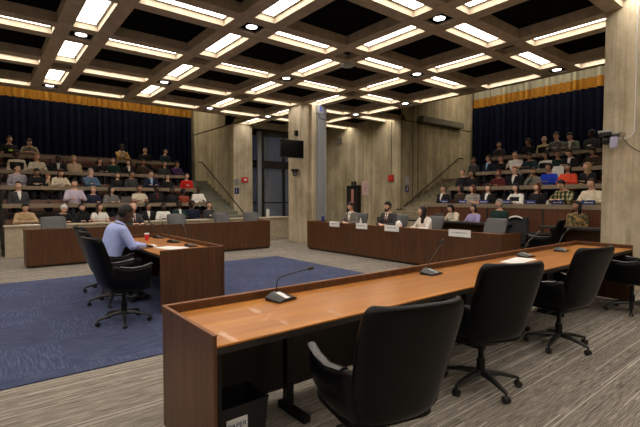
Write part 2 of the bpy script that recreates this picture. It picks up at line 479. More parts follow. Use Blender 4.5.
# curtains
def curtain_mat():
    m, n, l, b_ = new_mat('banded_curtain_cloth')
    setp(b_, (0.01, 0.015, 0.05), 0.85, spec=0.15)
    tc = n.new('ShaderNodeTexCoord'); sp = n.new('ShaderNodeSeparateXYZ'); l.new(tc.outputs['Object'], sp.inputs[0])
    def st(z, s=0):
        x = n.new('ShaderNodeMath'); x.operation = 'GREATER_THAN'; x.inputs[1].default_value = z; l.new(sp.outputs[2], x.inputs[0]); return x.outputs[0]
    f = noise(n, l, 30, (1, 1, .3), 3)
    navy = ramp(n, l, f, [(0.3, (0.003, 0.0048, 0.016)), (0.7, (0.0065, 0.010, 0.030))])
    c = mixc(n, l, st(0), navy, (0.46, 0.22, 0.03))
    c = mixc(n, l, st(0.40), c, (0.47, 0.45, 0.34))
    l.new(c, b_.inputs['Base Color'])
    return m
M['curtain'] = curtain_mat()
def curtain_panel(w, seed):
    rnd = random.Random(seed)
    b = B(); n_ = int(w / 0.024); prev = None
    ph = 0; xs = []
    for k in range(n_ + 1):
        ph += 0.50 * (0.7 + 0.7 * rnd.random())
        xs.append((w * k / n_, 0.075 * math.sin(ph) + 0.022 * math.sin(2.3 * ph)))
    zs = [-5.3, -2.0, 0.0, 1.65]
    g = [[b.verts.new((x, y * (1.0 + 0.15 * (zi % 2)), z)) for x, y in xs] for zi, z in enumerate(zs)]
    for a, c in zip(g, g[1:]):
        for k in range(n_): b.faces.new((a[k], a[k + 1], c[k + 1], c[k]))
    g2 = bmesh.ops.solidify(b, geom=b.faces[:], thickness=0.012)
    return b
cw = 2.1
for k in range(5):
    o = mesh_obj('curtain', curtain_panel(cw - .01, 5 + k), M['curtain'], smooth=True, loc=(-1.2 + k * (9.5 / 5) - 0.0, 20.75, 5.56))
    o.scale = (9.85 / 5 / cw, 1, 1)
    tag(o, 'navy pleated curtain panel with gold band, left gallery, %s from left' % ORD[k], 'curtain', 'left gallery curtains')
for k in range(6):
    o = mesh_obj('curtain', curtain_panel(cw - .01, 25 + k), M['curtain'], smooth=True, loc=(18.45, 11.42 - k * 1.9, 5.80), rotz=-PI / 2)
    o.scale = (1.97 / cw, 1, 1)
    tag(o, 'navy pleated curtain panel with gold and white bands, right gallery, %s from left' % ORD[k], 'curtain', 'right gallery curtains')
# curtain wash lamps hanging from the gallery roofs
def wash(x, y, z, rot, n_, side):
    t = empty('wash_light', (x, y, z)); t.rotation_euler = rot
    b = B(); box(b, -.62, .62, -.07, .07, .012, .10); mesh_obj('housing', b, M['metal_black'], t)
    ld = bpy.data.lights.new('lamp', 'AREA'); ld.shape = 'RECTANGLE'; ld.size = 1.2; ld.size_y = .1; ld.energy = GALLERY_WASH; ld.color = (1, .86, .68)
    lo = bpy.data.objects.new('lamp', ld); C.objects.link(lo); lo.parent = t
    tag(t, 'curtain wash light under the %s gallery roof, %s from left' % (side, ORD[n_]), 'light', 'gallery wash lights')
for k in range(4): wash(0.2 + 2.3 * k, 18.9, 7.15, (math.radians(38), 0, 0), k, 'left')
for k in range(4): wash(16.6, 9.9 - 2.5 * k, 7.15, (math.radians(38), 0, -PI / 2), k, 'right')

# ---------------------------------------------------------------- gallery tiers, stairs, desks, benches
ZK = [0, 0.12, 0.66, 1.20, 1.75, 2.36]       # floor of rows 1..5
YK = [0, 13.67, 14.70, 15.90, 17.10, 18.30]  # desk line of rows in the left gallery
XK = [0, 10.25, 11.40, 12.60, 13.80, 15.00]
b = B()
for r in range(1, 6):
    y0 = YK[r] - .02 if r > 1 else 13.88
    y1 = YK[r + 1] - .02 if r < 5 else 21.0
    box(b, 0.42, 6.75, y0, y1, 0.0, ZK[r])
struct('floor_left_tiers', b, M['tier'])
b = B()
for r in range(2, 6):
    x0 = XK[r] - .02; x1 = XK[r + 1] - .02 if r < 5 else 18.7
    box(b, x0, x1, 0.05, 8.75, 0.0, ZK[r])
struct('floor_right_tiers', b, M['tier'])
def stairs(name, w0, w1, s0, s1, z1, n_, axis, back, mat='stair'):
    b = B()
    for k in range(n_):
        a = s0 + (s1 - s0) * k / n_
        zz = z1 * (k + 1) / n_
        if axis == 'Y': box(b, w0, w1, a, back, z1 * k / n_ if k else 0, zz)
        else: box(b, a, back, w0, w1, z1 * k / n_ if k else 0, zz)
    return struct(name, b, M[mat])
stairs('floor_left_gallery_stairs', 6.78, 8.48, 14.2, 19.6, 2.36, 14, 'Y', 21.0)
stairs('floor_left_outer_stairs', -1.28, 0.40, 13.9, 19.3, 2.36, 14, 'Y', 21.0)
stairs('floor_right_gallery_stairs', 8.78, 11.48, 10.9, 16.6, 2.4, 14, 'X', 18.7, 'conc_stair')

def handrail(p0, p1, off, label):
    t = empty('handrail', p0)
    d = V(p1) - V(p0)
    b = B(); tube(b, [(0, 0, 0), d * .5, d], .028, 10)
    e = V((d.x, d.y, 0)).normalized() * .35
    tube(b, [d, d + e], .028, 10); tube(b, [-e * .8, (0, 0, 0)], .028, 10)
    mesh_obj('rail', b, M['rail_dark'], t, smooth=True)
    for k in (0.04, .33, .66, .96):
        b = B(); q = d * k; tube(b, [q, q + V((0, 0, -.07)), q + V((0, 0, -.09)) + V(off)], .014, 6); mesh_obj('bracket', b, M['rail_dark'], t)
    tag(t, label, 'handrail')
handrail((8.38, 15.45, 0.95), (8.38, 19.6, 3.28), (.12, 0, 0), 'dark handrail climbing the concrete wall right of the left gallery')
handrail((13.3, 11.36, 1.1), (17.3, 11.36, 3.38), (0, .13, 0), 'dark handrail climbing the concrete wall left of the right gallery')

# row desks
def gallery_desk(r, side):
    """long narrow desk in local X, front towards local -Y"""
    if side == 'left': n0, n1, d = 0.46, (6.7 if r > 2 else 6.72), YK[r]
    else: n0, n1, d = 0.1, 8.65, XK[r]
    Lh = n1 - n0
    t = empty('gallery_desk')
    z = ZK[r] + 0.72
    b = B(); bbox(b, 0, Lh, 0, .34, z - .03, z, .006); mesh_obj('desk_top', b, M['rail_tan'], t)
    b = B(); bbox(b, 0, Lh, -.02, 0, z - .115, z + .004, .004); mesh_obj('front_band', b, M['rail_tan'], t)
    if side == 'right' and r == 2:
        b = B(); box(b, 0, Lh, .0, .03, 0.02, z - .11)
        mesh_obj('front_panel', b, M['panel_wood_l'], t)
        for k in range(6):
            b = B(); x = .55 + k * 1.55; box(b, x, x + .05, -.012, .0, .02, z - .1); mesh_obj('panel_strip', b, M['dark_edge'], t)
    else:
        k = 0; x = .03
        while x < Lh - .1:
            b = B(); box(b, x, x + .05, .02, .30, ZK[r], z - .03); mesh_obj('support', b, M['dark_edge'], t); x += (Lh - .12) / 4
    return t, n0, n1, d
rown = ['', 'front', 'second', 'third', 'fourth', 'back']
for r in range(2, 6):
    t, n0, n1, d = gallery_desk(r, 'left'); t.location = (n0, d, 0)
    tag(t, 'long tan-edged desk of the %s row in the left gallery' % rown[r], 'desk', 'left gallery desks')
    t, n0, n1, d = gallery_desk(r, 'right'); t.location = (d, n1, 0); t.rotation_euler = (0, 0, -PI / 2)
    tag(t, 'long tan-edged desk of the %s row in the right gallery' % rown[r], 'desk', 'right gallery desks')
def bench(w):
    t = empty('bench')
    b = B(); bbox(b, 0.01, w - .01, 0, .42, .40, .44, .012); mesh_obj('seat', b, M['bench_wood'], t)
    b = B(); t2 = bmesh.new(); box(t2, 0.01, w - .01, 0, .03, 0, .36); bevel_all(t2, .008); merge(b, t2, Matrix.Translation((0, .42, .48)) @ Matrix.Rotation(math.radians(-8), 4, 'X')); mesh_obj('backrest', b, M['bench_wood'], t)
    for x in (.12, w - .17):
        b = B(); box(b, x, x + .05, .05, .44, 0, .40); box(b, x, x + .05, .40, .455, .40, .62); mesh_obj('leg', b, M['dark_edge'], t)
    return t
bl = None
for side in ('left', 'right'):
    for r in range(1, 6):
        if side == 'right' and r == 1: continue
        n0, n1 = (0.5, 6.6) if side == 'left' else (0.3, 8.6)
        cnt = 3 if side == 'left' else 4
        w = (n1 - n0) / cnt
        if bl is None or abs(bl[0] - w) > .01:
            src = bench(w); bl = (w, src); fresh = True
        for k in range(cnt):
            if fresh: c = bl[1]; fresh = False
            else: c = copy_tree(bl[1])
            c['category'] = 'bench'
            c['label'] = 'reddish brown wooden bench, %s row of the %s gallery, %s from left' % (rown[r], side, ORD[k])
            c['group'] = side + ' gallery benches'
            if side == 'left': c.location = (n0 + k * w, YK[r] + .34, ZK[r]); c.rotation_euler = (0, 0, 0)
            else: c.location = (XK[r] + .34, n1 - k * w, ZK[r]); c.rotation_euler = (0, 0, -PI / 2)
# ================================================================ desks of the chamber floor
def council_desk(name, x0, x1, y0, y1, label, ends=True, top='top_wood', panel='panel_wood', gap=0, H=.85, T=.80):
    """desk running along local X; public side at +Y (y1), seats at -Y (y0)"""
    t = empty(name, ((x0 + x1) / 2, (y0 + y1) / 2, 0))
    ox, oy = (x0 + x1) / 2, (y0 + y1) / 2
    def bb(n_, mat, *q, w=.004):
        b = B(); bbox(b, q[0] - ox, q[1] - ox, q[2] - oy, q[3] - oy, q[4], q[5], w); return mesh_obj(n_, b, mat, t)
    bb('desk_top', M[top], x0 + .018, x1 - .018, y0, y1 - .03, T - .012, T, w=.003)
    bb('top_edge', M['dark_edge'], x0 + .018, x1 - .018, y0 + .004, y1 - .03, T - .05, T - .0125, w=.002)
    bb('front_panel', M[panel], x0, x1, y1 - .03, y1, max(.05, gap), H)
    bb('painted_shade_sheet', M['dark_edge'], x0 + .031, x1 - .031, y1 - .045, y1 - .0305, max(.06, gap), T - .055, w=.002)  # added dark sheet, paints in the shade under the desk top
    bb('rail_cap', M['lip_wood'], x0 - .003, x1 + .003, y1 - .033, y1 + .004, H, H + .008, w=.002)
    if ends:
        for xa, xb in ((x0, x0 + .018), (x1 - .018, x1)):
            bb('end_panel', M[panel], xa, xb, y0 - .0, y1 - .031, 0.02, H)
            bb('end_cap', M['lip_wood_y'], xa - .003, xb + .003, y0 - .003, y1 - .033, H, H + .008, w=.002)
    if not gap: bb('toe_kick', M['dark_edge'], x0 + .02, x1 - .02, y1 - .062, y1 - .046, 0, .12, w=.002)
    tag(t, label, 'desk')
    return t, ox, oy
# foreground desk
t, ox, oy = council_desk('council_desk', 0.90, 7.50, 1.98, 2.76, 'long foreground desk with glossy orange-brown top and raised wooden rail', gap=.07)
for x in (1.72, 2.85, 3.98, 4.95, 5.9, 6.8):
    b = B(); bbox(b, x - .03 - ox, x + .03 - ox, .12, .18, .02, .745); bbox(b, x - .03 - ox, x + .03 - ox, -.08, .25, 0, .05); mesh_obj('leg', b, M['metal_black'], t)
b = B(); box(b, .92 - ox, .945 - ox, -.38, -.34, 0, .74); mesh_obj('edge_strip', b, M['metal_black'], t)
b = B(); tube(b, [(2.4 - ox, .24, .15), (2.6 - ox, .23, .05), (2.9 - ox, .22, .12), (3.1 - ox, .24, .3)], .006, 6); mesh_obj('cable', b, M['plastic_black'], t)

def floor_desk(name, label, loc, rotz, w, d, panel='panel_wood', H=.85, T=.80):
    t, ox, oy = council_desk(name, -w / 2, w / 2, -d / 2, d / 2, label, panel=panel, H=H, T=T)
    t.location = loc; t.rotation_euler = (0, 0, rotz)
    return t
# witness table: seats on -X side, public side +X
floor_desk('witness_table', 'short wooden desk on blue carpet where person in blue shirt sits', (2.29, 7.02, 0), -PI / 2, 2.72, .92)
# left far desk: public side faces -Y
floor_desk('council_desk', 'long dark wood desk in front of the left gallery', (3.87, 11.57, 0), PI, 6.24, .72)
# right far desk: public side faces -X
floor_desk('council_desk', 'long dark wood desk with white name cards, facing the blue carpet', (8.12, 7.22, 0), PI / 2, 6.18, .74)

# black counter tables before the right gallery
def counter(y0, y1, label):
    t = empty('counter_table', (10.25, (y0 + y1) / 2, 0)); h = (y1 - y0) / 2
    b = B(); bbox(b, -.28, .22, -h, h, .86, .91); mesh_obj('table_top', b, M['dark_edge'], t)
    for s in (-1, 1):
        b = B(); bbox(b, -.04, .04, s * (h - .4) - .05, s * (h - .4) + .05, .05, .86); bbox(b, -.22, .2, s * (h - .4) - .05, s * (h - .4) + .05, 0, .05); mesh_obj('leg', b, M['metal_black'], t)
    b = B(); box(b, .1, .12, -h + .1, h - .1, .45, .86); mesh_obj('modesty_panel', b, M['panel_wood'], t)
    return tag(t, label, 'table')
counter(5.15, 8.3, 'dark counter table with open laptop before the right gallery panel')
counter(1.9, 4.45, 'dark counter table in front of person in camouflage jacket')

# ================================================================ swivel chairs
def chair_proto(mat, name='swivel_chair'):
    t = empty(name)
    # backrest: curved shell
    rows = [(.45, .235, .21), (.53, .255, .25), (.67, .268, .29), (.82, .28, .335), (.96, .286, .385), (1.05, .280, .415), (1.085, .245, .43)]
    b = B(); nu = 10; fr, bk = [], []
    for z, w, y in rows:
        f_, k_ = [], []
        for i in range(nu + 1):
            u = -1 + 2 * i / nu
            x = math.sin(u * PI / 2 * .92) / math.sin(PI / 2 * .92) * w
            cy_ = -(abs(u) ** 2.2) * .085
            th = .035 * (1 - .35 * abs(u) ** 3) * (1 if z < 1.07 else .55)
            f_.append(b.verts.new((x * .97, y + cy_ - th, z))); k_.append(b.verts.new((x, y + cy_ + th, z)))
        fr.append(f_); bk.append(k_)
    for g, fl in ((fr, 0), (bk, 1)):
        for a, c in zip(g, g[1:]):
            for i in range(nu): b.faces.new((a[i], a[i + 1], c[i + 1], c[i]))
    for a, c, p, q in zip(fr, fr[1:], bk, bk[1:]):
        b.faces.new((a[0], c[0], q[0], p[0])); b.faces.new((a[-1], c[-1], q[-1], p[-1]))
    for i in range(nu):
        b.faces.new((fr[0][i], fr[0][i + 1], bk[0][i + 1], bk[0][i])); b.faces.new((fr[-1][i], fr[-1][i + 1], bk[-1][i + 1], bk[-1][i]))
    o = mesh_obj('backrest', b, mat, t, smooth='all'); sm = o.modifiers.new('s', 'SUBSURF'); sm.levels = 1; sm.render_levels = 2
    # seat
    b = B(); t2 = bmesh.new(); box(t2, -.25, .25, -.27, .20, .41, .53)
    bmesh.ops.subdivide_edges(t2, edges=t2.edges[:], cuts=3, use_grid_fill=True)
    for v in t2.verts:
        if v.co.z > .52: v.co.z += .018 - .25 * (v.co.x ** 2 + v.co.y ** 2)
    merge(b, t2)
    o = mesh_obj('seat', b, mat, t, smooth='all'); sm = o.modifiers.new('s', 'SUBSURF'); sm.levels = 1; sm.render_levels = 2
    # arms: side panel sweeping down from a thin rising pad
    for s in (-1, 1):
        path = [(.255, .24, .78), (.270, .13, .715), (.282, 0, .695), (.284, -.12, .705), (.280, -.20, .722), (.272, -.24, .730)]
        b = B(); rings = []
        for x, y, z in path:
            zb = .44 + max(0, (-y - .12)) * .55
            ring = [(x - .022, zb), (x + .006, zb), (x + .024, (z + zb) / 2), (x + .022, z - .01), (x + .0, z), (x - .026, z - .01), (x - .030, (z + zb) / 2)]
            rings.append([b.verts.new((s * (px_ if pz > .5 else px_ - .035), y, pz)) for px_, pz in ring])
        loft(b, rings, True)
        o = mesh_obj('armrest', b, mat, t, smooth='all'); sm = o.modifiers.new('s', 'SUBSURF'); sm.levels = 1; sm.render_levels = 1
    for s in (-1, 1):
        b = B(); tube(b, [(s * x, y, z + .004) for x, y, z in ((.268, .14, .722), (.280, 0, .698), (.283, -.12, .708), (.279, -.20, .725), (.273, -.236, .732))], [(.010, .026)] * 5, 8)
        mesh_obj('arm_pad', b, M['arm_pad'] if mat is M['leather'] else mat, t, smooth=True)
    b = B(); lathe(b, [(.035, .12), (.035, .24), (.022, .24), (.022, .40), (.09, .405), (.09, .42)], 14); mesh_obj('gas_column', b, M['metal_black'], t, smooth=True)
    b = B(); bbox(b, -.07, .07, -.14, .12, .375, .425, .01); tube(b, [(.05, .02, .39), (.25, .03, .385)], .008, 6); mesh_obj('tilt_mechanism', b, M['plastic_black'], t)
    for k in range(5):
        a = 2 * PI * k / 5 + .3
        d = V((math.cos(a), math.sin(a), 0))
        b = B(); tube(b, [d * .02 + V((0, 0, .125)), d * .15 + V((0, 0, .115)), d * .29 + V((0, 0, .082)), d * .31 + V((0, 0, .075))], [(.028, .032), (.022, .026), (.014, .018), (.010, .014)], 8)
        lg = mesh_obj('leg', b, M['plastic_black'], t, smooth=True)
        b = B(); cpos = d * .305
        side = V((-d.y, d.x, 0))
        for s in (-1, 1):
            c_ = cpos + side * (s * .014) + V((0, 0, .028))
            tube(b, [c_ - side * .009, c_ + side * .009], .028, 12)
        tube(b, [cpos + V((0, 0, .03)), cpos + V((0, 0, .075))], .010, 6)
        mesh_obj('caster', b, M['plastic_black'], lg, smooth=True)
    return t
blk = chair_proto(M['leather']); KIDS.clear()
gry = chair_proto(M['sheen_grey_leather']); gry['category'] = 'chair'
blk['category'] = 'chair'
def face(dx, dy): return math.atan2(dx, -dy)     # rotation so that local -Y looks along (dx,dy)
black_chairs = [
    ((1.64, 1.57), face(.25, 1), 'black leather swivel chair in the foreground, cut off by the picture bottom'),
    ((3.18, 1.86), face(.40, 1), 'black leather swivel chair pushed to the desk, second from the foreground end'),
    ((4.70, 1.87), face(.2, 1), 'black leather swivel chair turned sideways, third along the foreground desk'),
    ((6.9, 1.82), face(.05, 1), 'black leather swivel chair at the picture right edge beside the concrete column'),
    ((1.36, 5.60), face(1, .12), 'empty black leather swivel chair on blue carpet, nearest at the witness table'),
    ((1.48, 6.72), face(1, .0), 'black leather swivel chair in which the person in blue shirt sits'),
    ((1.60, 7.75), face(1, .05), 'black leather swivel chair mostly hidden behind the person in blue shirt'),
    ((9.75, 4.25), face(-.25, 1), 'black swivel chair turned sideways between far desk and counter table'),
    ((9.9, 4.95), face(-1, -.4), 'black swivel chair with white cloth laid over it'),
]
for n_, (p, rz, lab) in enumerate(black_chairs):
    c = blk if n_ == 0 else copy_tree(blk)
    c.location = (p[0], p[1], 0.012 if n_ in (4, 5, 6) else 0); c.rotation_euler = (0, 0, rz); c['label'] = lab; c['group'] = 'black swivel chairs'
sheen_grey_chairs = [
    ((1.44, 12.15), face(.1, -1), 'sheen-grey leather swivel chair behind the left far desk, leftmost'),
    ((4.52, 12.15), face(0, -1), 'sheen-grey leather swivel chair behind the left far desk, second from left'),
    ((5.98, 12.15), face(.1, -1), 'sheen-grey leather swivel chair behind the left far desk, third from left'),
    ((6.95, 12.10), face(-.1, -1), 'sheen-grey leather swivel chair behind the left far desk, rightmost'),
    ((3.14, 12.15), face(0, -1), 'sheen-grey leather swivel chair behind the bald person in dark suit'),
    ((8.85, 9.42), face(-1, 0), 'sheen-grey leather swivel chair of the person in grey blazer'),
    ((8.85, 7.86), face(-1, 0), 'sheen-grey leather swivel chair of the bearded person'),
    ((8.85, 6.72), face(-1, .1), 'sheen-grey leather swivel chair of the person in white blouse'),
    ((8.85, 5.06), face(-1, .1), 'empty sheen-grey leather swivel chair at the near end of the name card desk'),
]
for n_, (p, rz, lab) in enumerate(sheen_grey_chairs):
    c = gry if n_ == 0 else copy_tree(gry)
    c.location = (p[0], p[1], 0); c.rotation_euler = (0, 0, rz); c['label'] = lab; c['group'] = 'sheen-grey swivel chairs'
# ================================================================ people
SKIN = {'l': (0.66, 0.40, 0.285), 'm': (0.34, 0.18, 0.11), 'd': (0.062, 0.030, 0.019)}
HAIR = {'k': (0.010, 0.008, 0.008), 'br': (0.045, 0.022, 0.012), 'bl': (0.30, 0.19, 0.09), 'or': (0.28, 0.09, 0.025), 'au': (0.11, 0.03, 0.018),
        'g': (0.27, 0.25, 0.23), 'dg': (0.10, 0.09, 0.085), 'w': (0.7, 0.7, 0.7)}
CL = {'black': (.012, .012, .014), 'tan': (.42, .30, .17), 'white': (.72, .70, .66), 'dgreen': (.012, .035, .028), 'dnavy': (.012, .017, .04),
      'dgrey': (.05, .05, .055), 'lav': (.48, .42, .52), 'grey': (.16, .15, .15), 'cream': (.62, .55, .42), 'rust': (.22, .04, .02), 'greylav': (.33, .32, .38),
      'denim': (.09, .16, .26), 'red': (.50, .015, .012), 'beige': (.47, .37, .24), 'dbrown': (.045, .028, .018), 'purple': (.06, .025, .10),
      'greytan': (.22, .18, .13), 'gold': (.45, .28, .10), 'dteal': (.015, .035, .045), 'lilac': (.38, .33, .60), 'olive': (.12, .11, .06), 'stripe': (.25, .22, .2),
      'plaid': (.2, .2, .1), 'maroon': (.09, .015, .015), 'greygreen': (.16, .17, .14), 'royal': (.012, .04, .38), 'orange': (.62, .07, .03), 'blazer': (.17, .16, .145), 'paleyellow': (.60, .52, .28)}
def cloth(key):
    nm = key.replace('_', '') + '_cloth'
    if nm in _simple: return _simple[nm]
    if key in ('plaid', 'stripe', 'olive'):
        m, n, l, b = new_mat(nm); setp(b, (.2, .2, .2), .85, spec=.2)
        if key == 'olive':
            f = noise(n, l, 13, detail=3)
            c = ramp(n, l, f, [(.4, (.04, .045, .025)), (.5, (.20, .15, .07)), (.6, (.33, .20, .07))])
        else:
            tc = n.new('ShaderNodeTexCoord'); cs = []
            for ax in (('X', 'Z') if key == 'plaid' else ('Z',)):
                w = n.new('ShaderNodeTexWave'); w.bands_direction = ax; w.inputs['Scale'].default_value = 3.2 if key == 'plaid' else 7; l.new(tc.outputs['Object'], w.inputs['Vector']); cs.append(w.outputs['Fac'])
            if key == 'plaid':
                c1 = ramp(n, l, cs[0], [(.35, (.05, .06, .03)), (.6, (.42, .38, .22))]); c2 = ramp(n, l, cs[1], [(.35, (.4, .4, .3)), (.6, (1, 1, 1))])
                c = mixc(n, l, 1.0, c1, c2, 'MULTIPLY')
            else: c = ramp(n, l, cs[0], [(.4, (.12, .11, .10)), (.6, (.45, .42, .38))])
        l.new(c, b.inputs['Base Color']); _simple[nm] = m
        return m
    m = simple(nm, CL[key], .85, var=.15, sc=14, spec=.2)
    return m
def skinm(k):
    m = simple('skin_' + {'l': 'light', 'm': 'medium', 'd': 'dark'}[k], SKIN[k], .5, var=.06, sc=12, spec=.35); return m
def hairm(k): return simple('hair_%s' % k, HAIR[k], .6, var=.25, sc=60, spec=.3)
M['eye'] = simple('dark_eye', (.02, .015, .012), .2, var=0)
M['eye_white'] = simple('eye_white', (.6, .58, .55), .3, var=0)
M['lips'] = simple('lips', (.30, .10, .085), .5, var=.05)
M['trouser'] = simple('dark_trouser_cloth', (.018, .018, .024), .85, spec=.2)
M['shoe'] = simple('black_shoe_leather', (.012, .011, .011), .4)
M['white_cloth'] = cloth('white')

def rot_about(p, a, piv=V((0, 0, .5))):   # lean forward (towards -Y) by a
    c_, s_ = math.cos(a), math.sin(a)
    d = V(p) - piv
    return piv + V((d.x, d.y * c_ - d.z * s_, d.z * c_ + d.y * s_))
#        z,   half width, depth front, depth back, centre y
TORSO = [(.475, .155, .120, .120, 0), (.53, .168, .128, .125, 0), (.62, .152, .120, .110, .0), (.72, .148, .112, .110, .0), (.82, .160, .118, .118, .0),
         (.90, .170, .115, .122, .005), (.96, .172, .100, .115, .01), (1.01, .150, .080, .095, .015), (1.045, .105, .062, .075, .018), (1.07, .062, .055, .062, .015)]
HC = V((0, -.012, 1.215))   # head centre before leaning
POSES = {  # lean, head yaw, head pitch, right arm (elbow, wrist), left arm (elbow, wrist)
    0: (.09, 0, .05, ((-.25, -.14, .76), (-.12, -.36, .80)), ((.25, -.14, .76), (.12, -.36, .80))),
    1: (.26, 0, .42, ((-.25, -.24, .76), (-.10, -.44, .80)), ((.25, -.24, .76), (.10, -.44, .80))),
    2: (.0, .40, .0, ((-.23, .0, .71), (-.08, -.19, .62)), ((.23, .0, .71), (.08, -.19, .63))),
    3: (.0, -.40, .0, ((-.23, .0, .71), (-.08, -.19, .63)), ((.23, .0, .71), (.08, -.19, .62))),
    4: (.20, .2, .12, ((-.16, -.32, .81), (-.035, -.25, 1.035)), ((.24, -.2, .76), (.02, -.36, .80))),
    5: (.03, 0, .0, ((-.24, -.06, .73), (.04, -.19, .80)), ((.24, -.06, .73), (-.04, -.21, .76))),
    6: (.08, .65, .08, ((-.25, -.13, .76), (-.10, -.36, .80)), ((.25, -.13, .76), (.12, -.36, .80))),
    7: (.06, -.65, .02, ((-.24, -.06, .73), (-.05, -.25, .74)), ((.24, -.1, .75), (.08, -.32, .80))),
    8: (.38, 0, .30, ((-.26, -.25, .745), (-.13, -.47, .725)), ((.26, -.25, .745), (.11, -.49, .725))),      # reading at a table
    9: (.16, .45, .55, ((-.25, -.18, .76), (-.05, -.40, .82)), ((.25, -.18, .80), (.10, -.42, .85))),
    10: (.10, -.25, .30, ((-.25, -.15, .75), (-.06, -.35, .765)), ((.25, -.15, .75), (.11, -.37, .755))),
    11: (.22, -.5, .0, ((-.25, -.22, .76), (-.10, -.43, .78)), ((.25, -.22, .76), (.16, -.45, .78))),
}
def headm(pose):
    lean, yaw, pitch = POSES[pose][:3]
    c = rot_about(HC, lean)
    if pitch > .3: c = c + V((0, -.03, -.02))
    return Matrix.Translation(c) @ Matrix.Rotation(yaw, 4, 'Z') @ Matrix.Rotation(pitch, 4, 'X')
def head_bm(nu, nv, female=False):
    b = bmesh.new()
    def P(th, ph):
        # ph 0 top..pi bottom, th around; face towards -Y (th=-pi/2)
        x = math.sin(ph) * math.cos(th); y = math.sin(ph) * math.sin(th); z = math.cos(ph)
        X, Y, Z = x * .077, y * .097, z * .118
        if z < 0:
            k = (-z) ** 1.4
            X *= 1 - .30 * k
            if y > 0: Y *= 1 - .35 * k
            else: Y *= 1 - .05 * k
        if y > 0 and z > -.2: Y *= 1.03
        if y < 0:
            f = max(0.0, -y)
            g = lambda cx_, cz_, sx_, sz_: math.exp(-((X - cx_) / sx_) ** 2 - ((Z - cz_) / sz_) ** 2)
            Y *= 1 - .06 * f
            t = 0
            for zz, hgt, sx_, sz_ in ((.008, .006, .010, .014), (-.010, .013, .011, .014), (-.024, .021, .014, .011)): t = max(t, hgt * g(0, zz, sx_, sz_))
            Y -= t
            Y += .009 * (g(.031, .010, .016, .012) + g(-.031, .010, .016, .012))
            Y -= .004 * (g(.028, .028, .022, .007) + g(-.028, .028, .022, .007))
            Y -= .006 * g(0, -.056, .022, .010)
            Y -= .008 * g(0, -.093, .022, .016)
            Y -= .004 * (g(.045, -.018, .018, .018) + g(-.045, -.018, .018, .018))
        return (X, Y, Z)
    top = b.verts.new(P(0, 0.0)); bot = b.verts.new(P(0, PI)); rings = []
    for j in range(1, nv):
        ph = PI * j / nv
        rings.append([b.verts.new(P(-PI / 2 + 2 * PI * k / nu, ph)) for k in range(nu)])
    def mi_for(f):
        c = f.calc_center_median()
        if c.y < -.07 and abs(c.x) < .021 and -.064 < c.z < -.049: f.material_index = 2
    fs = []
    for k in range(nu):
        fs.append(b.faces.new((top, rings[0][k], rings[0][(k + 1) % nu]))); fs.append(b.faces.new((bot, rings[-1][(k + 1) % nu], rings[-1][k])))
    for a, c in zip(rings, rings[1:]):
        for k in range(nu): fs.append(b.faces.new((a[k], c[k], c[(k + 1) % nu], a[(k + 1) % nu])))
    for f in fs: mi_for(f)
    for s in (-1, 1):   # ears, eyes
        ball(b, (s * .078, .012, -.002), (.010, .019, .030), 8, 6)
        ball(b, (s * .031, -.0795, .010), (.0135, .010, .0085), 10, 6, mi=3)
        ball(b, (s * .031, -.0865, .010), (.006, .005, .006), 8, 5, mi=1)
        tube(b, [(s * .016, -.0935, .028), (s * .030, -.0955, .032), (s * .046, -.086, .027)], [.0016, .003, .0015], 6, mi=1)
    return b
def hand(b, w, d, side, fine, curl=.5, palm_down=True):
    """palm and five bent fingers from wrist w along d"""
    d = V(d).normalized()
    nrm = V((0, 0, 1)) if abs(d.z) < .8 else V((0, 1, 0))
    nrm = (nrm - d * nrm.dot(d)).normalized()
    sd = d.cross(nrm) * side       # towards the thumb side
    tube(b, [w - d * .01, w + d * .03, w + d * .085], [(.018, .026), (.016, .036), (.012, .040)], 8)
    lens = (.070, .078, .073, .058)
    for k in range(4):
        o = (1.5 - k) * .021
        p0 = w + d * .075 + sd * o
        L = lens[k]; a = curl
        p1 = p0 + (d * math.cos(a * .4) - nrm * math.sin(a * .4)) * L * .45
        p2 = p1 + (d * math.cos(a) - nrm * math.sin(a)) * L * .32
        p3 = p2 + (d * math.cos(a * 1.6) - nrm * math.sin(a * 1.6)) * L * .23
        tube(b, [p0 - d * .015, p0, p1, p2, p3], [.0095, .0095, .009, .008, .006], 7)
    q0 = w + d * .02 + sd * .026
    q1 = q0 + (d * .7 + sd * .7).normalized() * .038
    q2 = q1 + (d * .93 + sd * .3 - nrm * .15).normalized() * .032
    tube(b, [w + d * .012 + sd * .012, q0, q1, q2], [.013, .013, .0105, .008], 7)
def torso_rings(b, lean, inf=0.0, z0=0, z1=9, n=20):
    rings = []
    for (z, w, df, db, cy_) in TORSO:
        if z < z0 or z > z1: continue
        r = []
        for k in range(n):
            a = 2 * PI * k / n; c_, s_ = math.cos(a), math.sin(a)
            e = .82
            x = (abs(c_) ** e) * (1 if c_ > 0 else -1) * (w + inf)
            y = (abs(s_) ** e) * (1 if s_ > 0 else -1) * ((db if s_ > 0 else df) + inf) + cy_
            r.append(b.verts.new(rot_about((x, y, z), lean)))
        rings.append(r)
    loft(b, rings, True)
def arm_pts(pose, s):
    lean = POSES[pose][0]
    el, wr = POSES[pose][3 if s < 0 else 4]
    sh = rot_about((s * .168, .012, .975), lean)
    return sh, V(el), V(wr)
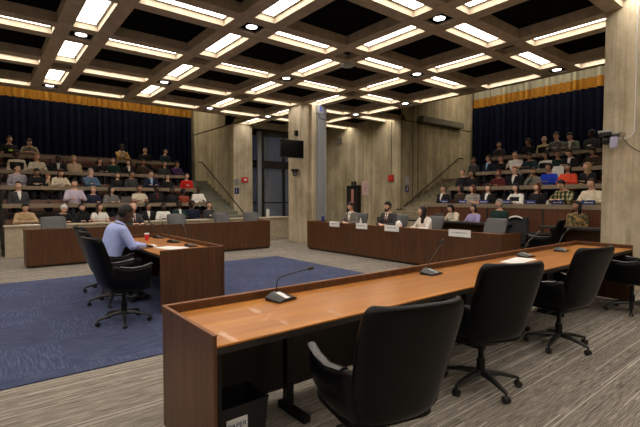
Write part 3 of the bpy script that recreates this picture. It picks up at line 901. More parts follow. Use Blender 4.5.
def remeshed(b, vox, smooth_it=2):
    me = bpy.data.meshes.new('tmp'); b.to_mesh(me); b.free()
    o = bpy.data.objects.new('tmp', me); C.objects.link(o)
    r = o.modifiers.new('r', 'REMESH'); r.mode = 'VOXEL'; r.voxel_size = vox; r.use_smooth_shade = True
    if smooth_it:
        s = o.modifiers.new('s', 'SMOOTH'); s.factor = .5; s.iterations = smooth_it
    dg = bpy.context.evaluated_depsgraph_get(); dg.update()
    res = bpy.data.meshes.new_from_object(o.evaluated_get(dg))
    bpy.data.objects.remove(o, do_unlink=True); bpy.data.meshes.remove(me)
    return res
_cache = {}
def body_mesh(pose, fine):
    k = ('body', pose, fine)
    if k in _cache: return _cache[k]
    lean = POSES[pose][0]
    b = bmesh.new(); torso_rings(b, lean)
    H = headm(pose)
    n0 = rot_about((0, .015, 1.03), lean)
    tube(b, [n0, (n0 + H @ V((0, .02, -.07))) / 2, H @ V((0, .022, -.06))], [.060, .053, .052], 12)
    for s in (-1, 1):
        sh, el, wr = arm_pts(pose, s)
        mid = (sh + el) / 2
        tube(b, [sh + V((-s * .03, 0, 0)), sh, mid, el, el + (wr - el) * .3, wr], [.050, .052, .047, .038, .040, .024], 10)
        ball(b, sh, .056, 10, 6)
        hand(b, wr, wr - el, 1 if s < 0 else -1, fine, curl=.5 if pose != 4 or s > 0 else 1.0)
        hp, kn, an = V((s * .085, 0, .52)), V((s * .11, -.40, .50)), V((s * .11, -.36, .10))
        tube(b, [hp, (hp + kn) / 2, kn, kn + V((0, .01, -.10)), (kn + an) / 2, an], [.085, .075, .056, .055, .050, .036], 12)
        tube(b, [an + V((0, .05, -.05)), an + V((0, -.02, -.05)), an + V((0, -.15, -.07))], [(.03, .036), (.035, .04), (.016, .040)], 8)
    me = remeshed(b, .007 if fine else .013, 2 if fine else 1)
    bb = bmesh.new(); bb.from_mesh(me)
    for f in bb.faces: f.material_index = 0
    hb = head_bm(*((52, 40) if fine else (30, 22)))
    merge(bb, hb, H)
    bmesh.ops.recalc_face_normals(bb, faces=bb.faces[:])
    me2 = bpy.data.meshes.new('person_body'); bb.to_mesh(me2); bb.free(); bpy.data.meshes.remove(me)
    for p in me2.polygons: p.use_smooth = True
    for m_ in (skinm('l'), M['eye'], M['lips'], M['eye_white']): me2.materials.append(m_)
    _cache[k] = me2
    return me2
def finish(k, me, default, smooth=True):
    if not isinstance(me, bpy.types.Mesh):
        bmesh.ops.recalc_face_normals(me, faces=me.faces[:])
        m2 = bpy.data.meshes.new(k[0]); me.to_mesh(m2); me.free(); me = m2
    for p in me.polygons: p.use_smooth = smooth
    me.materials.clear(); me.materials.append(default)
    _cache[k] = me
    return me
def top_mesh(pose, fine, sleeve):
    k = ('top' + sleeve, pose, fine)
    if k in _cache: return _cache[k]
    lean = POSES[pose][0]; b = bmesh.new()
    torso_rings(b, lean, .017, z1=1.05)
    if sleeve != 'none':
        for s in (-1, 1):
            sh, el, wr = arm_pts(pose, s)
            mid = (sh + el) / 2
            if sleeve == 'long':
                tube(b, [sh + V((-s * .04, 0, 0)), sh, mid, el, el + (wr - el) * .35, wr - (wr - el) * .04], [.062, .069, .062, .054, .053, .037], 12)
                ball(b, el, .055, 10, 6)
            else: tube(b, [sh + V((-s * .04, 0, 0)), sh, mid + (el - mid) * .3], [.062, .070, .066], 12)
            ball(b, sh, .072, 10, 6)
    return finish(k, remeshed(b, .010 if fine else .015, 3), cloth('grey'))
def trouser_mesh(pose, fine):
    k = ('trousers', 0, fine)
    if k in _cache: return _cache[k]
    b = bmesh.new()
    torso_rings(b, 0, .020, z1=.60)
    for s in (-1, 1):
        hp, kn, an = V((s * .085, 0, .52)), V((s * .11, -.40, .50)), V((s * .11, -.36, .10))
        tube(b, [hp, (hp + kn) / 2, kn, kn + V((0, .01, -.10)), (kn + an) / 2, an + V((0, 0, -.01))], [.097, .087, .070, .068, .063, .056], 12)
    return finish(k, remeshed(b, .016, 2), M['trouser'])
def shoe_mesh():
    k = ('shoes', 0, 0)
    if k in _cache: return _cache[k]
    b = bmesh.new()
    for s in (-1, 1):
        an = V((s * .11, -.36, .10))
        tube(b, [an + V((0, .075, -.055)), an + V((0, .04, -.052)), an + V((0, -.04, -.056)), an + V((0, -.13, -.066)), an + V((0, -.17, -.074))], [(.030, .032), (.046, .042), (.042, .044), (.028, .047), (.018, .035)], 12)
        tube(b, [an, an + V((0, 0, -.03))], .045, 10)
    return finish(k, b, M['shoe'])
def hair_mesh(style, pose):
    k = ('hair_' + style, pose, 0)
    if k in _cache: return _cache[k]
    H = headm(pose); b = bmesh.new(); rnd = random.Random(hash(style) % 97 if False else len(style) * 7)
    def cap(cx, cy_, cz, rx, ry, rz, nu=22, nv=14, cut=None, nz=.0):
        t = bmesh.new(); ball(t, (cx, cy_, cz), (rx, ry, rz), nu, nv)
        for v in t.verts:
            p = v.co
            if nz:
                j = 1 + nz * math.sin(p.x * 95 + p.z * 60) * math.cos(p.y * 80 + p.z * 45)
                v.co = V((cx, cy_, cz)) + (p - V((cx, cy_, cz))) * j
            # hairline: press everything low in front back behind the face surface
            if v.co.y < -.035 and v.co.z < .062 - .0 * abs(v.co.x):
                v.co.y = max(v.co.y, -.05 + (.062 - v.co.z) * .9)
                v.co.y = min(v.co.y, .03)
                if abs(v.co.x) < .06: v.co.x *= .9
        merge(b, t)
    if style in ('short', 'bald', 'vshort'):
        if style == 'bald':
            for s in (-1, 1): ball(b, (s * .070, .035, -.005), (.014, .045, .036), 10, 8)
            ball(b, (0, .085, -.02), (.062, .022, .035), 12, 8)
        else:
            g = .004 if style == 'vshort' else .011
            cap(0, .014, .022, .077 + g, .094 + g, .101 + g + .003, nz=.02)
    elif style == 'beanie':
        cap(0, .010, .035, .094, .108, .110, nz=.03); ball(b, (0, .02, .155), (.03, .03, .028), 10, 6)
    elif style == 'scarf':
        cap(0, .014, .018, .094, .108, .120)
        tube(b, [(0, .03, -.02), (0, .03, -.10), (0, .015, -.17)], [(.085, .080), (.095, .075), (.12, .09)], 16)
    elif style == 'curly':
        cap(0, .022, .030, .108, .112, .118, nz=.06)
    elif style == 'cap':
        cap(0, .010, .030, .086, .102, .098); 
    else:
        cap(0, .016, .022, .090, .104, .112, nz=.015)
        zb = {'long': -.30, 'bob': -.135, 'bun': -.05, 'tail': -.05}[style]
        if style == 'bun': ball(b, (0, .105, .065), (.042, .036, .04), 12, 8)
        elif style == 'tail': tube(b, [(0, .10, .03), (0, .15, .01), (0, .16, -.10), (0, .14, -.2)], [.02, .032, .030, .008], 10)
        else:
            n = 13
            for part in range(1):
                rings = []
                for j, f in enumerate((0, .33, .66, 1)):
                    z = .05 + (zb - .05) * f
                    r_out, r_in = [], []
                    spread = 1 + (.12 * f if style == 'long' else .06 * f)
                    for i in range(n):
                        a = math.radians(-24 + (228) * i / (n - 1))
                        x = math.cos(a) * .090 * spread; y = math.sin(a) * .098 + .012 - (.02 * f if style == 'long' else 0)
                        wv = 1 + .03 * math.sin(i * 2.4 + j)
                        r_out.append(b.verts.new((x * wv, y * wv, z))); r_in.append(b.verts.new((x * .84, y * .80, z)))
                    rings.append(r_out + r_in[::-1])
                loft(b, rings, True)
    t = b; 
    for v in t.verts: v.co = H @ v.co
    return finish(k, t, hairm('k'))
def beard_mesh(pose):
    k = ('beard', pose, 0)
    if k in _cache: return _cache[k]
    H = headm(pose); b = bmesh.new()
    tube(b, [(-.068, -.015, -.005), (-.064, -.035, -.045), (-.045, -.070, -.078), (0, -.092, -.092), (.045, -.070, -.078), (.064, -.035, -.045), (.068, -.015, -.005)], [.008, .014, .020, .024, .020, .014, .008], 8)
    tube(b, [(-.028, -.092, -.052), (0, -.103, -.041), (.028, -.092, -.052)], [.005, .007, .005], 6)
    for v in b.verts: v.co = H @ v.co
    return finish(k, b, hairm('k'))
def front_y(z, off):
    for a, c in zip(TORSO, TORSO[1:]):
        if a[0] <= z <= c[0]:
            f = (z - a[0]) / (c[0] - a[0]); return -(a[2] + (c[2] - a[2]) * f) + a[4] + (c[4] - a[4]) * f - off
    return -.06 - off
def chest_patch(key, pose, rows, off=.020, th=.008, mat='white'):
    """thin garment piece following the chest; rows = (z, half width)"""
    k = (key, pose, 0)
    if k in _cache: return _cache[k]
    lean = POSES[pose][0]; b = bmesh.new(); rings = []
    for z, w in rows:
        r = []
        for dy, sgn in ((0, 1), (th, -1)):
            for u in ((-1, -.5, 0, .5, 1) if sgn > 0 else (1, .5, 0, -.5, -1)):
                x = u * w
                y = front_y(z, off) + (x * x) * 2.6 + dy
                r.append(b.verts.new(rot_about((x, y, z), lean)))
        rings.append(r)
    loft(b, rings, True)
    return finish(k, b, M[mat] if mat in M else cloth(mat), True)
SHIRT_ROWS = [(.80, .006), (.86, .022), (.93, .040), (.99, .048), (1.03, .050), (1.062, .046)]
def scarf_mesh(pose):
    k = ('scarf', pose, 0)
    if k in _cache: return _cache[k]
    lean = POSES[pose][0]; b = bmesh.new()
    pts = [rot_about((math.cos(a) * .085, math.sin(a) * .075 + .012, 1.055 + .012 * math.sin(a)), lean) for a in [2 * PI * i / 14 for i in range(15)]]
    tube(b, pts, .024, 8)
    tube(b, [rot_about(q, lean) for q in ((-.03, -.07, 1.04), (-.04, -.135, .95), (-.04, -.15, .84))], [(.014, .03)] * 3, 8)
    return finish(k, b, M['white_cloth'])
def piece(name, me, mat, root):
    o = bpy.data.objects.new(name, me); C.objects.link(o); o.parent = root
    o.material_slots[0].link = 'OBJECT'; o.material_slots[0].material = mat
    return o
_pn = [0]
def person(loc, rotz, pose, hair, haircol, skin, scale, col, kind, label, group=None, fine=False, shoes=False, trousers=True):
    b_ = bpy.data.objects.new('person', body_mesh(pose, fine)); C.objects.link(b_)
    b_.location = loc; b_.rotation_euler = (0, 0, rotz); b_.scale = (scale,) * 3
    b_.material_slots[0].link = 'OBJECT'; b_.material_slots[0].material = skinm(skin)
    tag(b_, label, 'person', group)
    base = col
    sleeve = 'short' if kind in ('tee', 'yprint', 'stripe') else 'long'
    piece({'suit': 'jacket', 'bluesuit': 'jacket', 'tie': 'jacket', 'camo': 'jacket', 'shirt': 'shirt', 'tee': 't_shirt', 'yprint': 't_shirt'}.get(kind, 'sweater'), top_mesh(pose, fine, sleeve), cloth(base), b_)
    if trousers: piece('trousers', trouser_mesh(pose, fine), M['trouser'], b_)
    if shoes: piece('shoes', shoe_mesh(), M['shoe'], b_)
    if hair not in ('none',): piece({'beanie': 'knit_hat', 'scarf': 'headscarf', 'cap': 'cap'}.get(hair, 'hair'), hair_mesh(hair, pose), hairm(haircol), b_)
    if kind in ('suit', 'scarfw'): piece('shirt_front', chest_patch('shirt_front', pose, SHIRT_ROWS), M['white_cloth'], b_)
    if kind == 'bluesuit': piece('shirt_front', chest_patch('shirt_front', pose, SHIRT_ROWS), simple('light_blue_cloth', (.25, .42, .68), .8), b_)
    if kind == 'tie': piece('shirt_front', chest_patch('shirt_front', pose, SHIRT_ROWS), cloth('maroon'), b_)
    if kind == 'suittie':
        piece('shirt_front', chest_patch('shirt_front', pose, SHIRT_ROWS), M['white_cloth'], b_)
        piece('tie', chest_patch('tie', pose, [(.79, .010), (.84, .020), (.95, .017), (1.01, .011), (1.02, .016), (1.05, .018)], off=.029), cloth('maroon'), b_)
    if kind == 'scarfw': piece('scarf', scarf_mesh(pose), M['white_cloth'], b_)
    if kind == 'vest':
        k = ('vest', pose, 0)
        if k not in _cache:
            bb = bmesh.new(); torso_rings(bb, POSES[pose][0], .032, z1=1.0); finish(k, remeshed(bb, .016, 2), cloth('black'))
        piece('vest', _cache[k], cloth('black'), b_)
    if kind == 'print': piece('chest_print', chest_patch('chest_print', pose, [(.82, .055), (.85, .06), (.87, .055)], off=.021), M['white_cloth'], b_)
    if kind == 'yprint': piece('chest_print', chest_patch('chest_print', pose, [(.80, .09), (.85, .10), (.90, .09)], off=.021), M['neon'], b_)
    if kind == 'blueband': piece('chest_band', chest_patch('chest_band', pose, [(.72, .13), (.80, .135), (.88, .13)], off=.022), cloth('royalband') if False else simple('blue_band_cloth', (.02, .10, .35), .8), b_)
    return b_
# ---- audience: gallery, row, x, y, pose, hair, hair colour, skin, size, colour, garment, label
PEOPLE = [
    ('L', 1, 0.93, 14.25, 1, 'short', 'k', 'l', 1, 'tan', 'sweater', 'person in tan sweater bent over white papers, front row of left gallery, first from left'),
    ('L', 1, 1.84, 14.25, 1, 'beanie', 'w', 'l', 0.95, 'black', 'shirt', 'person in dark top and white knit hat, front row of left gallery, second from left'),
    ('L', 1, 2.32, 14.25, 0, 'scarf', 'k', 'l', 0.95, 'black', 'sweater', 'person in black clothes and black headscarf, front row of left gallery, third from left'),
    ('L', 1, 2.8, 14.25, 6, 'long', 'br', 'l', 0.95, 'white', 'tee', 'person in white T-shirt with long brown hair, front row of left gallery, fourth from left'),
    ('L', 1, 4.24, 14.25, 2, 'long', 'k', 'm', 0.95, 'black', 'suit', 'person in black jacket with long black hair, front row of left gallery, fifth from left'),
    ('L', 1, 4.72, 14.25, 0, 'bob', 'k', 'd', 0.95, 'white', 'sweater', 'person in white sweater with black hair, front row of left gallery, sixth from left'),
    ('L', 1, 5.23, 14.25, 0, 'short', 'k', 'd', 1, 'dgreen', 'suit', 'person in dark green coat over white scarf, front row of left gallery, seventh from left'),
    ('L', 1, 5.72, 14.25, 2, 'curly', 'k', 'd', 1, 'dnavy', 'sweater', 'person in dark navy top with big black curls, front row of left gallery'),
    ('L', 1, 6.34, 14.25, 3, 'long', 'br', 'l', 0.97, 'dgrey', 'print', 'person in dark hoodie with pale lettering, front row of left gallery, ninth from left'),
    ('L', 2, 0.87, 15.22, 3, 'short', 'br', 'l', 1.03, 'dgrey', 'suit', 'person in dark grey sweater over white collar, second row of left gallery, first from left'),
    ('L', 2, 2.29, 15.22, 0, 'short', 'k', 'l', 1.1, 'lav', 'shirt', 'person in lavender button-up shirt, second row of left gallery, second from left'),
    ('L', 2, 2.82, 15.22, 7, 'bun', 'bl', 'l', 0.95, 'dnavy', 'shirt', 'person in navy shirt with tied-up blond hair, second row of left gallery, third from left'),
    ('L', 2, 3.35, 15.22, 6, 'long', 'k', 'l', 0.95, 'grey', 'sweater', 'person in grey top with long black hair, second row of left gallery, fourth from left'),
    ('L', 2, 4.23, 15.22, 0, 'short', 'br', 'm', 1, 'cream', 'tee', 'person in cream T-shirt with cropped hair, second row of left gallery, fifth from left'),
    ('L', 2, 4.84, 15.22, 2, 'short', 'k', 'd', 1, 'black', 'tie', 'person in black jacket with red front, second row of left gallery, sixth from left'),
    ('L', 2, 5.37, 15.22, 3, 'bob', 'k', 'd', 0.95, 'black', 'sweater', 'person in black top with dark bob, second row of left gallery, seventh from left'),
    ('L', 2, 5.8, 15.22, 2, 'curly', 'k', 'd', 0.92, 'rust', 'sweater', 'person in rust red top with dark curls, second row of left gallery, eighth from left'),
    ('L', 2, 6.34, 15.22, 7, 'short', 'k', 'd', 1, 'white', 'sweater', 'person in white sweater turned to the side, second row of left gallery, ninth from left'),
    ('L', 3, 0.92, 16.42, 2, 'short', 'k', 'l', 1.05, 'greylav', 'shirt', 'person in pale grey-violet shirt, third row of left gallery, first from left'),
    ('L', 3, 1.42, 16.42, 1, 'short', 'k', 'm', 1, 'black', 'print', 'person in black hoodie with small badge, third row of left gallery, second from left'),
    ('L', 3, 1.72, 16.42, 4, 'short', 'or', 'l', 0.85, 'tan', 'sweater', 'person in tan top with orange hair, third row of left gallery, third from left'),
    ('L', 3, 2.03, 16.42, 1, 'long', 'br', 'l', 1, 'cream', 'sweater', 'person in cream sweater with long brown hair, third row of left gallery, fourth from left'),
    ('L', 3, 2.95, 16.42, 4, 'short', 'g', 'l', 1.03, 'denim', 'shirt', 'person in denim shirt holding a hand to the chin, third row of left gallery'),
    ('L', 3, 3.85, 16.42, 3, 'long', 'k', 'l', 0.95, 'black', 'sweater', 'person in black top with long dark hair, third row of left gallery, sixth from left'),
    ('L', 3, 4.32, 16.42, 2, 'short', 'k', 'm', 1, 'dgrey', 'sweater', 'person in charcoal jacket and black hair, third row of left gallery, seventh from left'),
    ('L', 3, 5.0, 16.42, 0, 'short', 'br', 'l', 1.03, 'dnavy', 'bluesuit', 'person in dark suit over light blue shirt, third row of left gallery, eighth from left'),
    ('L', 3, 5.63, 16.42, 3, 'bob', 'k', 'l', 0.95, 'black', 'sweater', 'person in black sweater and dark fringe, third row of left gallery, ninth from left'),
    ('L', 3, 6.38, 16.42, 2, 'short', 'k', 'l', 1, 'red', 'print', 'person in bright red sweatshirt with white print, third row of left gallery, tenth from left'),
    ('L', 4, 0.98, 17.62, 2, 'curly', 'k', 'd', 1.05, 'cream', 'vest', 'person in black vest over cream sleeves, fourth row of left gallery, first from left'),
    ('L', 4, 1.55, 17.62, 0, 'long', 'or', 'l', 1, 'cream', 'sweater', 'person in cream sweater with long ginger hair, fourth row of left gallery, second from left'),
    ('L', 4, 2.18, 17.62, 1, 'short', 'k', 'd', 1, 'black', 'suit', 'person in black jacket over white shirt, head bowed, fourth row of left gallery'),
    ('L', 4, 2.68, 17.62, 2, 'long', 'bl', 'l', 1, 'beige', 'sweater', 'person in beige sweater with blond hair, fourth row of left gallery, fourth from left'),
    ('L', 4, 3.5, 17.62, 0, 'bob', 'br', 'l', 0.97, 'black', 'sweater', 'person in black top with brown hair, fourth row of left gallery, fifth from left'),
    ('L', 4, 3.99, 17.62, 3, 'bob', 'br', 'l', 1, 'dgreen', 'sweater', 'person in dark green jacket, fourth row of left gallery, sixth from left'),
    ('L', 4, 4.53, 17.62, 7, 'bob', 'k', 'l', 0.97, 'black', 'suit', 'person in black top with white front, fourth row of left gallery, seventh from left'),
    ('L', 4, 5.09, 17.62, 2, 'short', 'k', 'm', 1, 'dbrown', 'sweater', 'person in dark brown jacket, fourth row of left gallery, eighth from left'),
    ('L', 4, 5.92, 17.62, 2, 'long', 'br', 'l', 0.97, 'dgrey', 'sweater', 'person in dark grey top with brown hair, fourth row of left gallery, ninth from left'),
    ('L', 4, 6.38, 17.62, 4, 'short', 'k', 'm', 1, 'purple', 'sweater', 'person in deep purple hoodie, fourth row of left gallery, tenth from left'),
    ('L', 5, 0.85, 18.82, 2, 'short', 'k', 'l', 1.05, 'black', 'yprint', 'person in black T-shirt with yellow print, back row of left gallery, first from left'),
    ('L', 5, 1.44, 18.82, 1, 'short', 'br', 'l', 1.03, 'greytan', 'sweater', 'person in grey-tan sweater with head lowered, back row of left gallery, second from left'),
    ('L', 5, 4.56, 18.82, 4, 'short', 'k', 'd', 1.05, 'gold', 'scarfw', 'person in golden cardigan and white scarf, back row of left gallery, third from left'),
    ('L', 5, 5.52, 18.82, 3, 'short', 'k', 'l', 1, 'black', 'sweater', 'person in black jacket, back row of left gallery, fourth from left'),
    ('L', 5, 6.37, 18.82, 2, 'short', 'k', 'l', 1, 'dteal', 'sweater', 'person in dark teal jacket, back row of left gallery, fifth from left'),
    ('R', 1, 10.95, 7.26, 1, 'bob', 'k', 'l', 0.95, 'cream', 'blueband', 'person in cream sweater with broad blue band, front row of right gallery, first from left'),
    ('R', 1, 10.95, 6.65, 0, 'bob', 'k', 'l', 0.92, 'lilac', 'sweater', 'person in lilac sweater with dark fringe, front row of right gallery, second from left'),
    ('R', 1, 10.95, 5.93, 3, 'short', 'g', 'l', 1.03, 'dgreen', 'sweater', 'person in dark green sweater and short grey hair, front row of right gallery'),
    ('R', 1, 10.95, 4.01, 3, 'long', 'k', 'm', 1, 'olive', 'camo', 'person in olive camouflage jacket and long dark hair, front row of right gallery'),
    ('R', 2, 11.92, 8.4, 2, 'short', 'br', 'l', 0.98, 'black', 'suit', 'person in dark suit with white collar, second row of right gallery, first from left'),
    ('R', 2, 11.92, 7.76, 3, 'bob', 'k', 'm', 0.98, 'dbrown', 'sweater', 'person in dark brown patterned jacket, second row of right gallery, second from left'),
    ('R', 2, 11.92, 7.3, 7, 'bob', 'au', 'l', 0.97, 'stripe', 'stripe', 'person in grey striped T-shirt and auburn hair, second row of right gallery, third from left'),
    ('R', 2, 11.92, 6.81, 2, 'long', 'k', 'l', 0.97, 'black', 'suit', 'person in black jacket over white blouse, second row of right gallery, fourth from left'),
    ('R', 2, 11.92, 5.92, 0, 'long', 'k', 'l', 0.97, 'white', 'vest', 'person in dark vest over white sleeves, second row of right gallery, fifth from left'),
    ('R', 2, 11.92, 5.37, 3, 'long', 'au', 'l', 0.97, 'black', 'sweater', 'person in black cardigan and long auburn hair, second row of right gallery, sixth from left'),
    ('R', 2, 11.92, 4.63, 1, 'short', 'k', 'l', 1.05, 'plaid', 'plaid', 'person in green plaid shirt with head bowed, second row of right gallery, seventh from left'),
    ('R', 2, 11.92, 4.03, 0, 'short', 'br', 'l', 1.03, 'cream', 'print', 'person in cream patterned sweater, second row of right gallery, eighth from left'),
    ('R', 3, 13.12, 8.46, 2, 'short', 'dg', 'l', 1.02, 'black', 'sweater', 'person in black coat and greying hair, third row of right gallery, first from left'),
    ('R', 3, 13.12, 8.08, 3, 'bob', 'k', 'm', 0.97, 'black', 'sweater', 'person in black top with a hand raised, third row of right gallery, second from left'),
    ('R', 3, 13.12, 7.11, 0, 'bob', 'au', 'm', 0.95, 'maroon', 'sweater', 'person in dark maroon sweater, third row of right gallery, third from left'),
    ('R', 3, 13.12, 6.61, 2, 'short', 'or', 'l', 1, 'black', 'suit', 'person in black jacket over white shirt, ginger hair, third row of right gallery'),
    ('R', 3, 13.12, 5.97, 4, 'bob', 'br', 'm', 0.95, 'greygreen', 'sweater', 'person in grey-green jacket, third row of right gallery, fifth from left'),
    ('R', 3, 13.12, 5.56, 0, 'curly', 'k', 'm', 1.02, 'royal', 'sweater', 'person in royal blue hoodie, third row of right gallery, sixth from left'),
    ('R', 3, 13.12, 5.04, 0, 'long', 'k', 'm', 1, 'orange', 'sweater', 'person in orange-red sweatshirt, third row of right gallery, seventh from left'),
    ('R', 3, 13.12, 4.55, 7, 'long', 'bl', 'l', 1, 'black', 'sweater', 'person in black top with long blond hair, third row of right gallery, eighth from left'),
    ('R', 4, 14.32, 8.77, 2, 'short', 'br', 'm', 0.98, 'dgrey', 'sweater', 'person in charcoal jacket beside the concrete wall, fourth row of right gallery, first from left'),
    ('R', 4, 14.32, 8.18, 3, 'short', 'br', 'l', 1, 'dnavy', 'bluesuit', 'person in navy suit over light shirt, fourth row of right gallery, second from left'),
    ('R', 4, 14.32, 7.72, 2, 'long', 'au', 'l', 0.97, 'black', 'sweater', 'person in black top with auburn hair, fourth row of right gallery, third from left'),
    ('R', 4, 14.32, 7.18, 0, 'short', 'k', 'l', 1.05, 'white', 'tee', 'person in white T-shirt, fourth row of right gallery, fourth from left'),
    ('R', 4, 14.32, 6.64, 1, 'short', 'k', 'm', 1, 'dteal', 'sweater', 'person in dark teal jacket, fourth row of right gallery, fifth from left'),
    ('R', 4, 14.32, 6.19, 3, 'bob', 'k', 'm', 0.97, 'white', 'vest', 'person in black vest over white sleeves, fourth row of right gallery, sixth from left'),
    ('R', 4, 14.32, 5.83, 2, 'short', 'k', 'm', 0.97, 'dgreen', 'sweater', 'person in dark green jacket beside hanging white cloth, fourth row of right gallery'),
    ('R', 4, 14.32, 5.39, 1, 'short', 'br', 'l', 1, 'black', 'suit', 'person in black jacket with white collar, bending forward, fourth row of right gallery'),
    ('R', 4, 14.32, 4.78, 1, 'short', 'k', 'm', 1, 'dbrown', 'sweater', 'person in dark brown coat, fourth row of right gallery, ninth from left'),
    ('R', 5, 15.52, 8.45, 2, 'bob', 'k', 'l', 1, 'dgrey', 'sweater', 'person in charcoal jacket with dark hair, back row of right gallery, first from left'),
    ('R', 5, 15.52, 7.34, 3, 'short', 'k', 'm', 1, 'black', 'sweater', 'person in black jacket, back row of right gallery, second from left'),
    ('R', 5, 15.52, 6.78, 2, 'bald', 'k', 'l', 1.02, 'paleyellow', 'vest', 'person in pale yellow jacket over dark shirt, back row of right gallery, third from left'),
    ('R', 5, 15.52, 6.35, 0, 'short', 'k', 'l', 1.08, 'grey', 'sweater', 'person in grey hoodie, back row of right gallery, fourth from left'),
    ('R', 5, 15.52, 5.87, 1, 'short', 'k', 'l', 1.05, 'greygreen', 'suit', 'person in grey-green jacket, back row of right gallery, fifth from left'),
    ('R', 5, 15.52, 5.3, 3, 'short', 'k', 'd', 1.05, 'dgrey', 'print', 'person in dark T-shirt, back row of right gallery, sixth from left'),
]
for q in PEOPLE:
    g, r, x, y, pose, hair, hc, sk, sc_, col, kind, lab = q
    if kind == 'scarfw' and False: pass
    rnd = random.Random(int(x * 1000 + y * 7))
    if g == 'L': rz = rnd.uniform(-.15, .25); z = ZK[r] - (0.0)
    else: rz = -PI / 2 + rnd.uniform(-.25, .1); z = ZK[r] if r > 1 else 0.14
    person((x, y, z), rz, pose, hair, hc, sk, sc_, col, kind, lab)

# people on the chamber floor
man = person((1.38, 6.68, .03), face(1, .12), 8, 'vshort', 'k', 'd', 1.11, 'blueshirt' if 'blueshirt' in CL else 'lav', 'shirt', 'person in light blue dress shirt reading papers at the witness table', fine=True, shoes=True)
[c for c in bpy.data.objects if c.parent == man and c.name.startswith('shirt')][0].material_slots[0].material = simple('light_blue_shirt_cloth', (.36, .44, .80), .75, var=.05)
def collar(o, pose, mat):
    lean = POSES[pose][0]; b = bmesh.new()
    pts = [rot_about((math.cos(a) * .070, math.sin(a) * .064 + .012, 1.062 + .010 * math.sin(a)), lean) for a in [2 * PI * i / 16 for i in range(17)]]
    tube(b, pts, [(.020, .008)] * 17, 6)
    mesh_obj('collar', b, mat, o, smooth=True)
collar(man, 8, simple('light_blue_shirt_cloth', (.40, .47, .78)))
p1 = person((8.72, 9.36, .05), face(-1, -.25), 10, 'short', 'br', 'l', 1.03, 'blazer', 'suit', 'person in grey blazer with lowered head, first at the name card desk from left', fine=True, shoes=True)
p2 = person((8.72, 7.86, .05), face(-1, -.15), 10, 'short', 'k', 'l', 1.05, 'dgrey', 'suittie', 'bearded person in charcoal suit and dark red tie at the name card desk', fine=True, shoes=True)
piece('beard', beard_mesh(10), hairm('k'), p2)
p3 = person((8.70, 6.58, .04), face(-1, .25), 11, 'long', 'k', 'l', .99, 'white', 'sweater', 'person in white blouse with long dark hair looking along the name card desk', fine=True, shoes=True)
p4 = person((3.16, 12.05, .03), face(.15, -1), 6, 'bald', 'g', 'l', 1.05, 'dgrey', 'suittie', 'bald person in dark suit seated behind the left far desk', fine=True, shoes=True)

# ================================================================ things on the desks
def mic(loc, rz, label, bend=1.0, group='desk microphones', Lk=1.0):
    t = empty('conference_microphone', loc, rz)
    b = B(); rings = []
    for k in range(9):
        u = -1 + 2 * k / 8
        x = u * .095; h = .052 - .028 * u * u
        rings.append([b.verts.new(p) for p in ((x, -.075, 0), (x, .065, 0), (x, .065, h * 1.05), (x, .03, h * 1.0), (x, -.075, h * .45))])
    loft(b, rings, True); mesh_obj('base', b, M['plastic_black'], t, smooth=True)
    b = B(); rings = []
    for k in range(4):
        x = -.022 + .044 * k / 3; u = x / .095; h = .052 - .028 * u * u
        rings.append([b.verts.new(p) for p in ((x, -.074, h * .45 + .0015), (x, .03, h + .0015), (x, .03, h - .002), (x, -.074, h * .45 - .002))])
    loft(b, rings, True); mesh_obj('display_strip', b, M['metal_grey'] if Lk != 1 else M['white'], t)
    pts = [(0, .04, .045), (0, .041, .10), (.004 * bend, .038, .135), (.018 * bend, .03, .158), (.045 * bend, .018, .168), (.09 * bend, -.0, .175), (.19 * bend, -.03, .190), (.25 * bend, -.05, .198)] if bend >= 0 and Lk == 1 else \
          [(0, .04, .045), (.02, .04, .10), (.08, .03, .165), (.15, .02, .225), (.21 * abs(bend), .01, .285)]
    b = B(); tube(b, pts, .0045, 8); mesh_obj('gooseneck', b, M['plastic_black'], t, smooth=True)
    d = (V(pts[-1]) - V(pts[-2])).normalized(); e = V(pts[-1])
    b = B(); tube(b, [e, e + d * .01, e + d * .03, e + d * .05, e + d * .055], [.006, .014, .017, .014, .006], 10); mesh_obj('microphone_head', b, M['plastic_black'], t, smooth=True)
    tag(t, label, 'microphone', group)
    return t
DT = .801
mic((1.71, 2.60, DT), .25, 'black microphone with white strip nearest the left end of foreground desk', 1.0)
mic((3.45, 2.56, DT), .1, 'black microphone with upright neck, second along the foreground desk', 1, Lk=2)
mic((5.42, 2.57, DT), -.1, 'dark microphone beside white paper, third along the foreground desk', -1.3, Lk=2)
mic((6.36, 2.52, DT), .1, 'dark microphone at far right of the foreground desk', -1.5, Lk=2)
mic((2.52, 6.35, DT), PI / 2, 'microphone beside paper nearest the end of the witness table', 1.2, Lk=2)
mic((2.52, 7.10, DT), PI / 2 + .3, 'microphone in middle of the witness table', 1.2, Lk=2)
mic((2.58, 8.05, DT), PI / 2 + .3, 'farther microphone of the witness table', 1.2, Lk=2)
mic((3.55, 11.65, DT), PI, 'microphone on left far desk beside bald person in suit', 1, Lk=2)
mic((8.15, 8.6, DT), PI / 2, 'microphone on name card desk between first and second person', 1, Lk=2)
mic((10.2, 3.0, .911), -PI / 2, 'microphone with long slanting neck on counter table by the column', -1.6, Lk=2)
def paper(name, loc, rz, w, h, label, n_=1, mat='paper'):
    b = B()
    for k in range(n_):
        t2 = bmesh.new(); box(t2, -w / 2, w / 2, -h / 2, h / 2, .0015 * k, .0015 * k + .0012); merge(b, t2, Matrix.Rotation(.06 * k, 4, 'Z'))
    o = mesh_obj(name, b, M[mat], loc=loc, rotz=rz); return tag(o, label, 'paper')
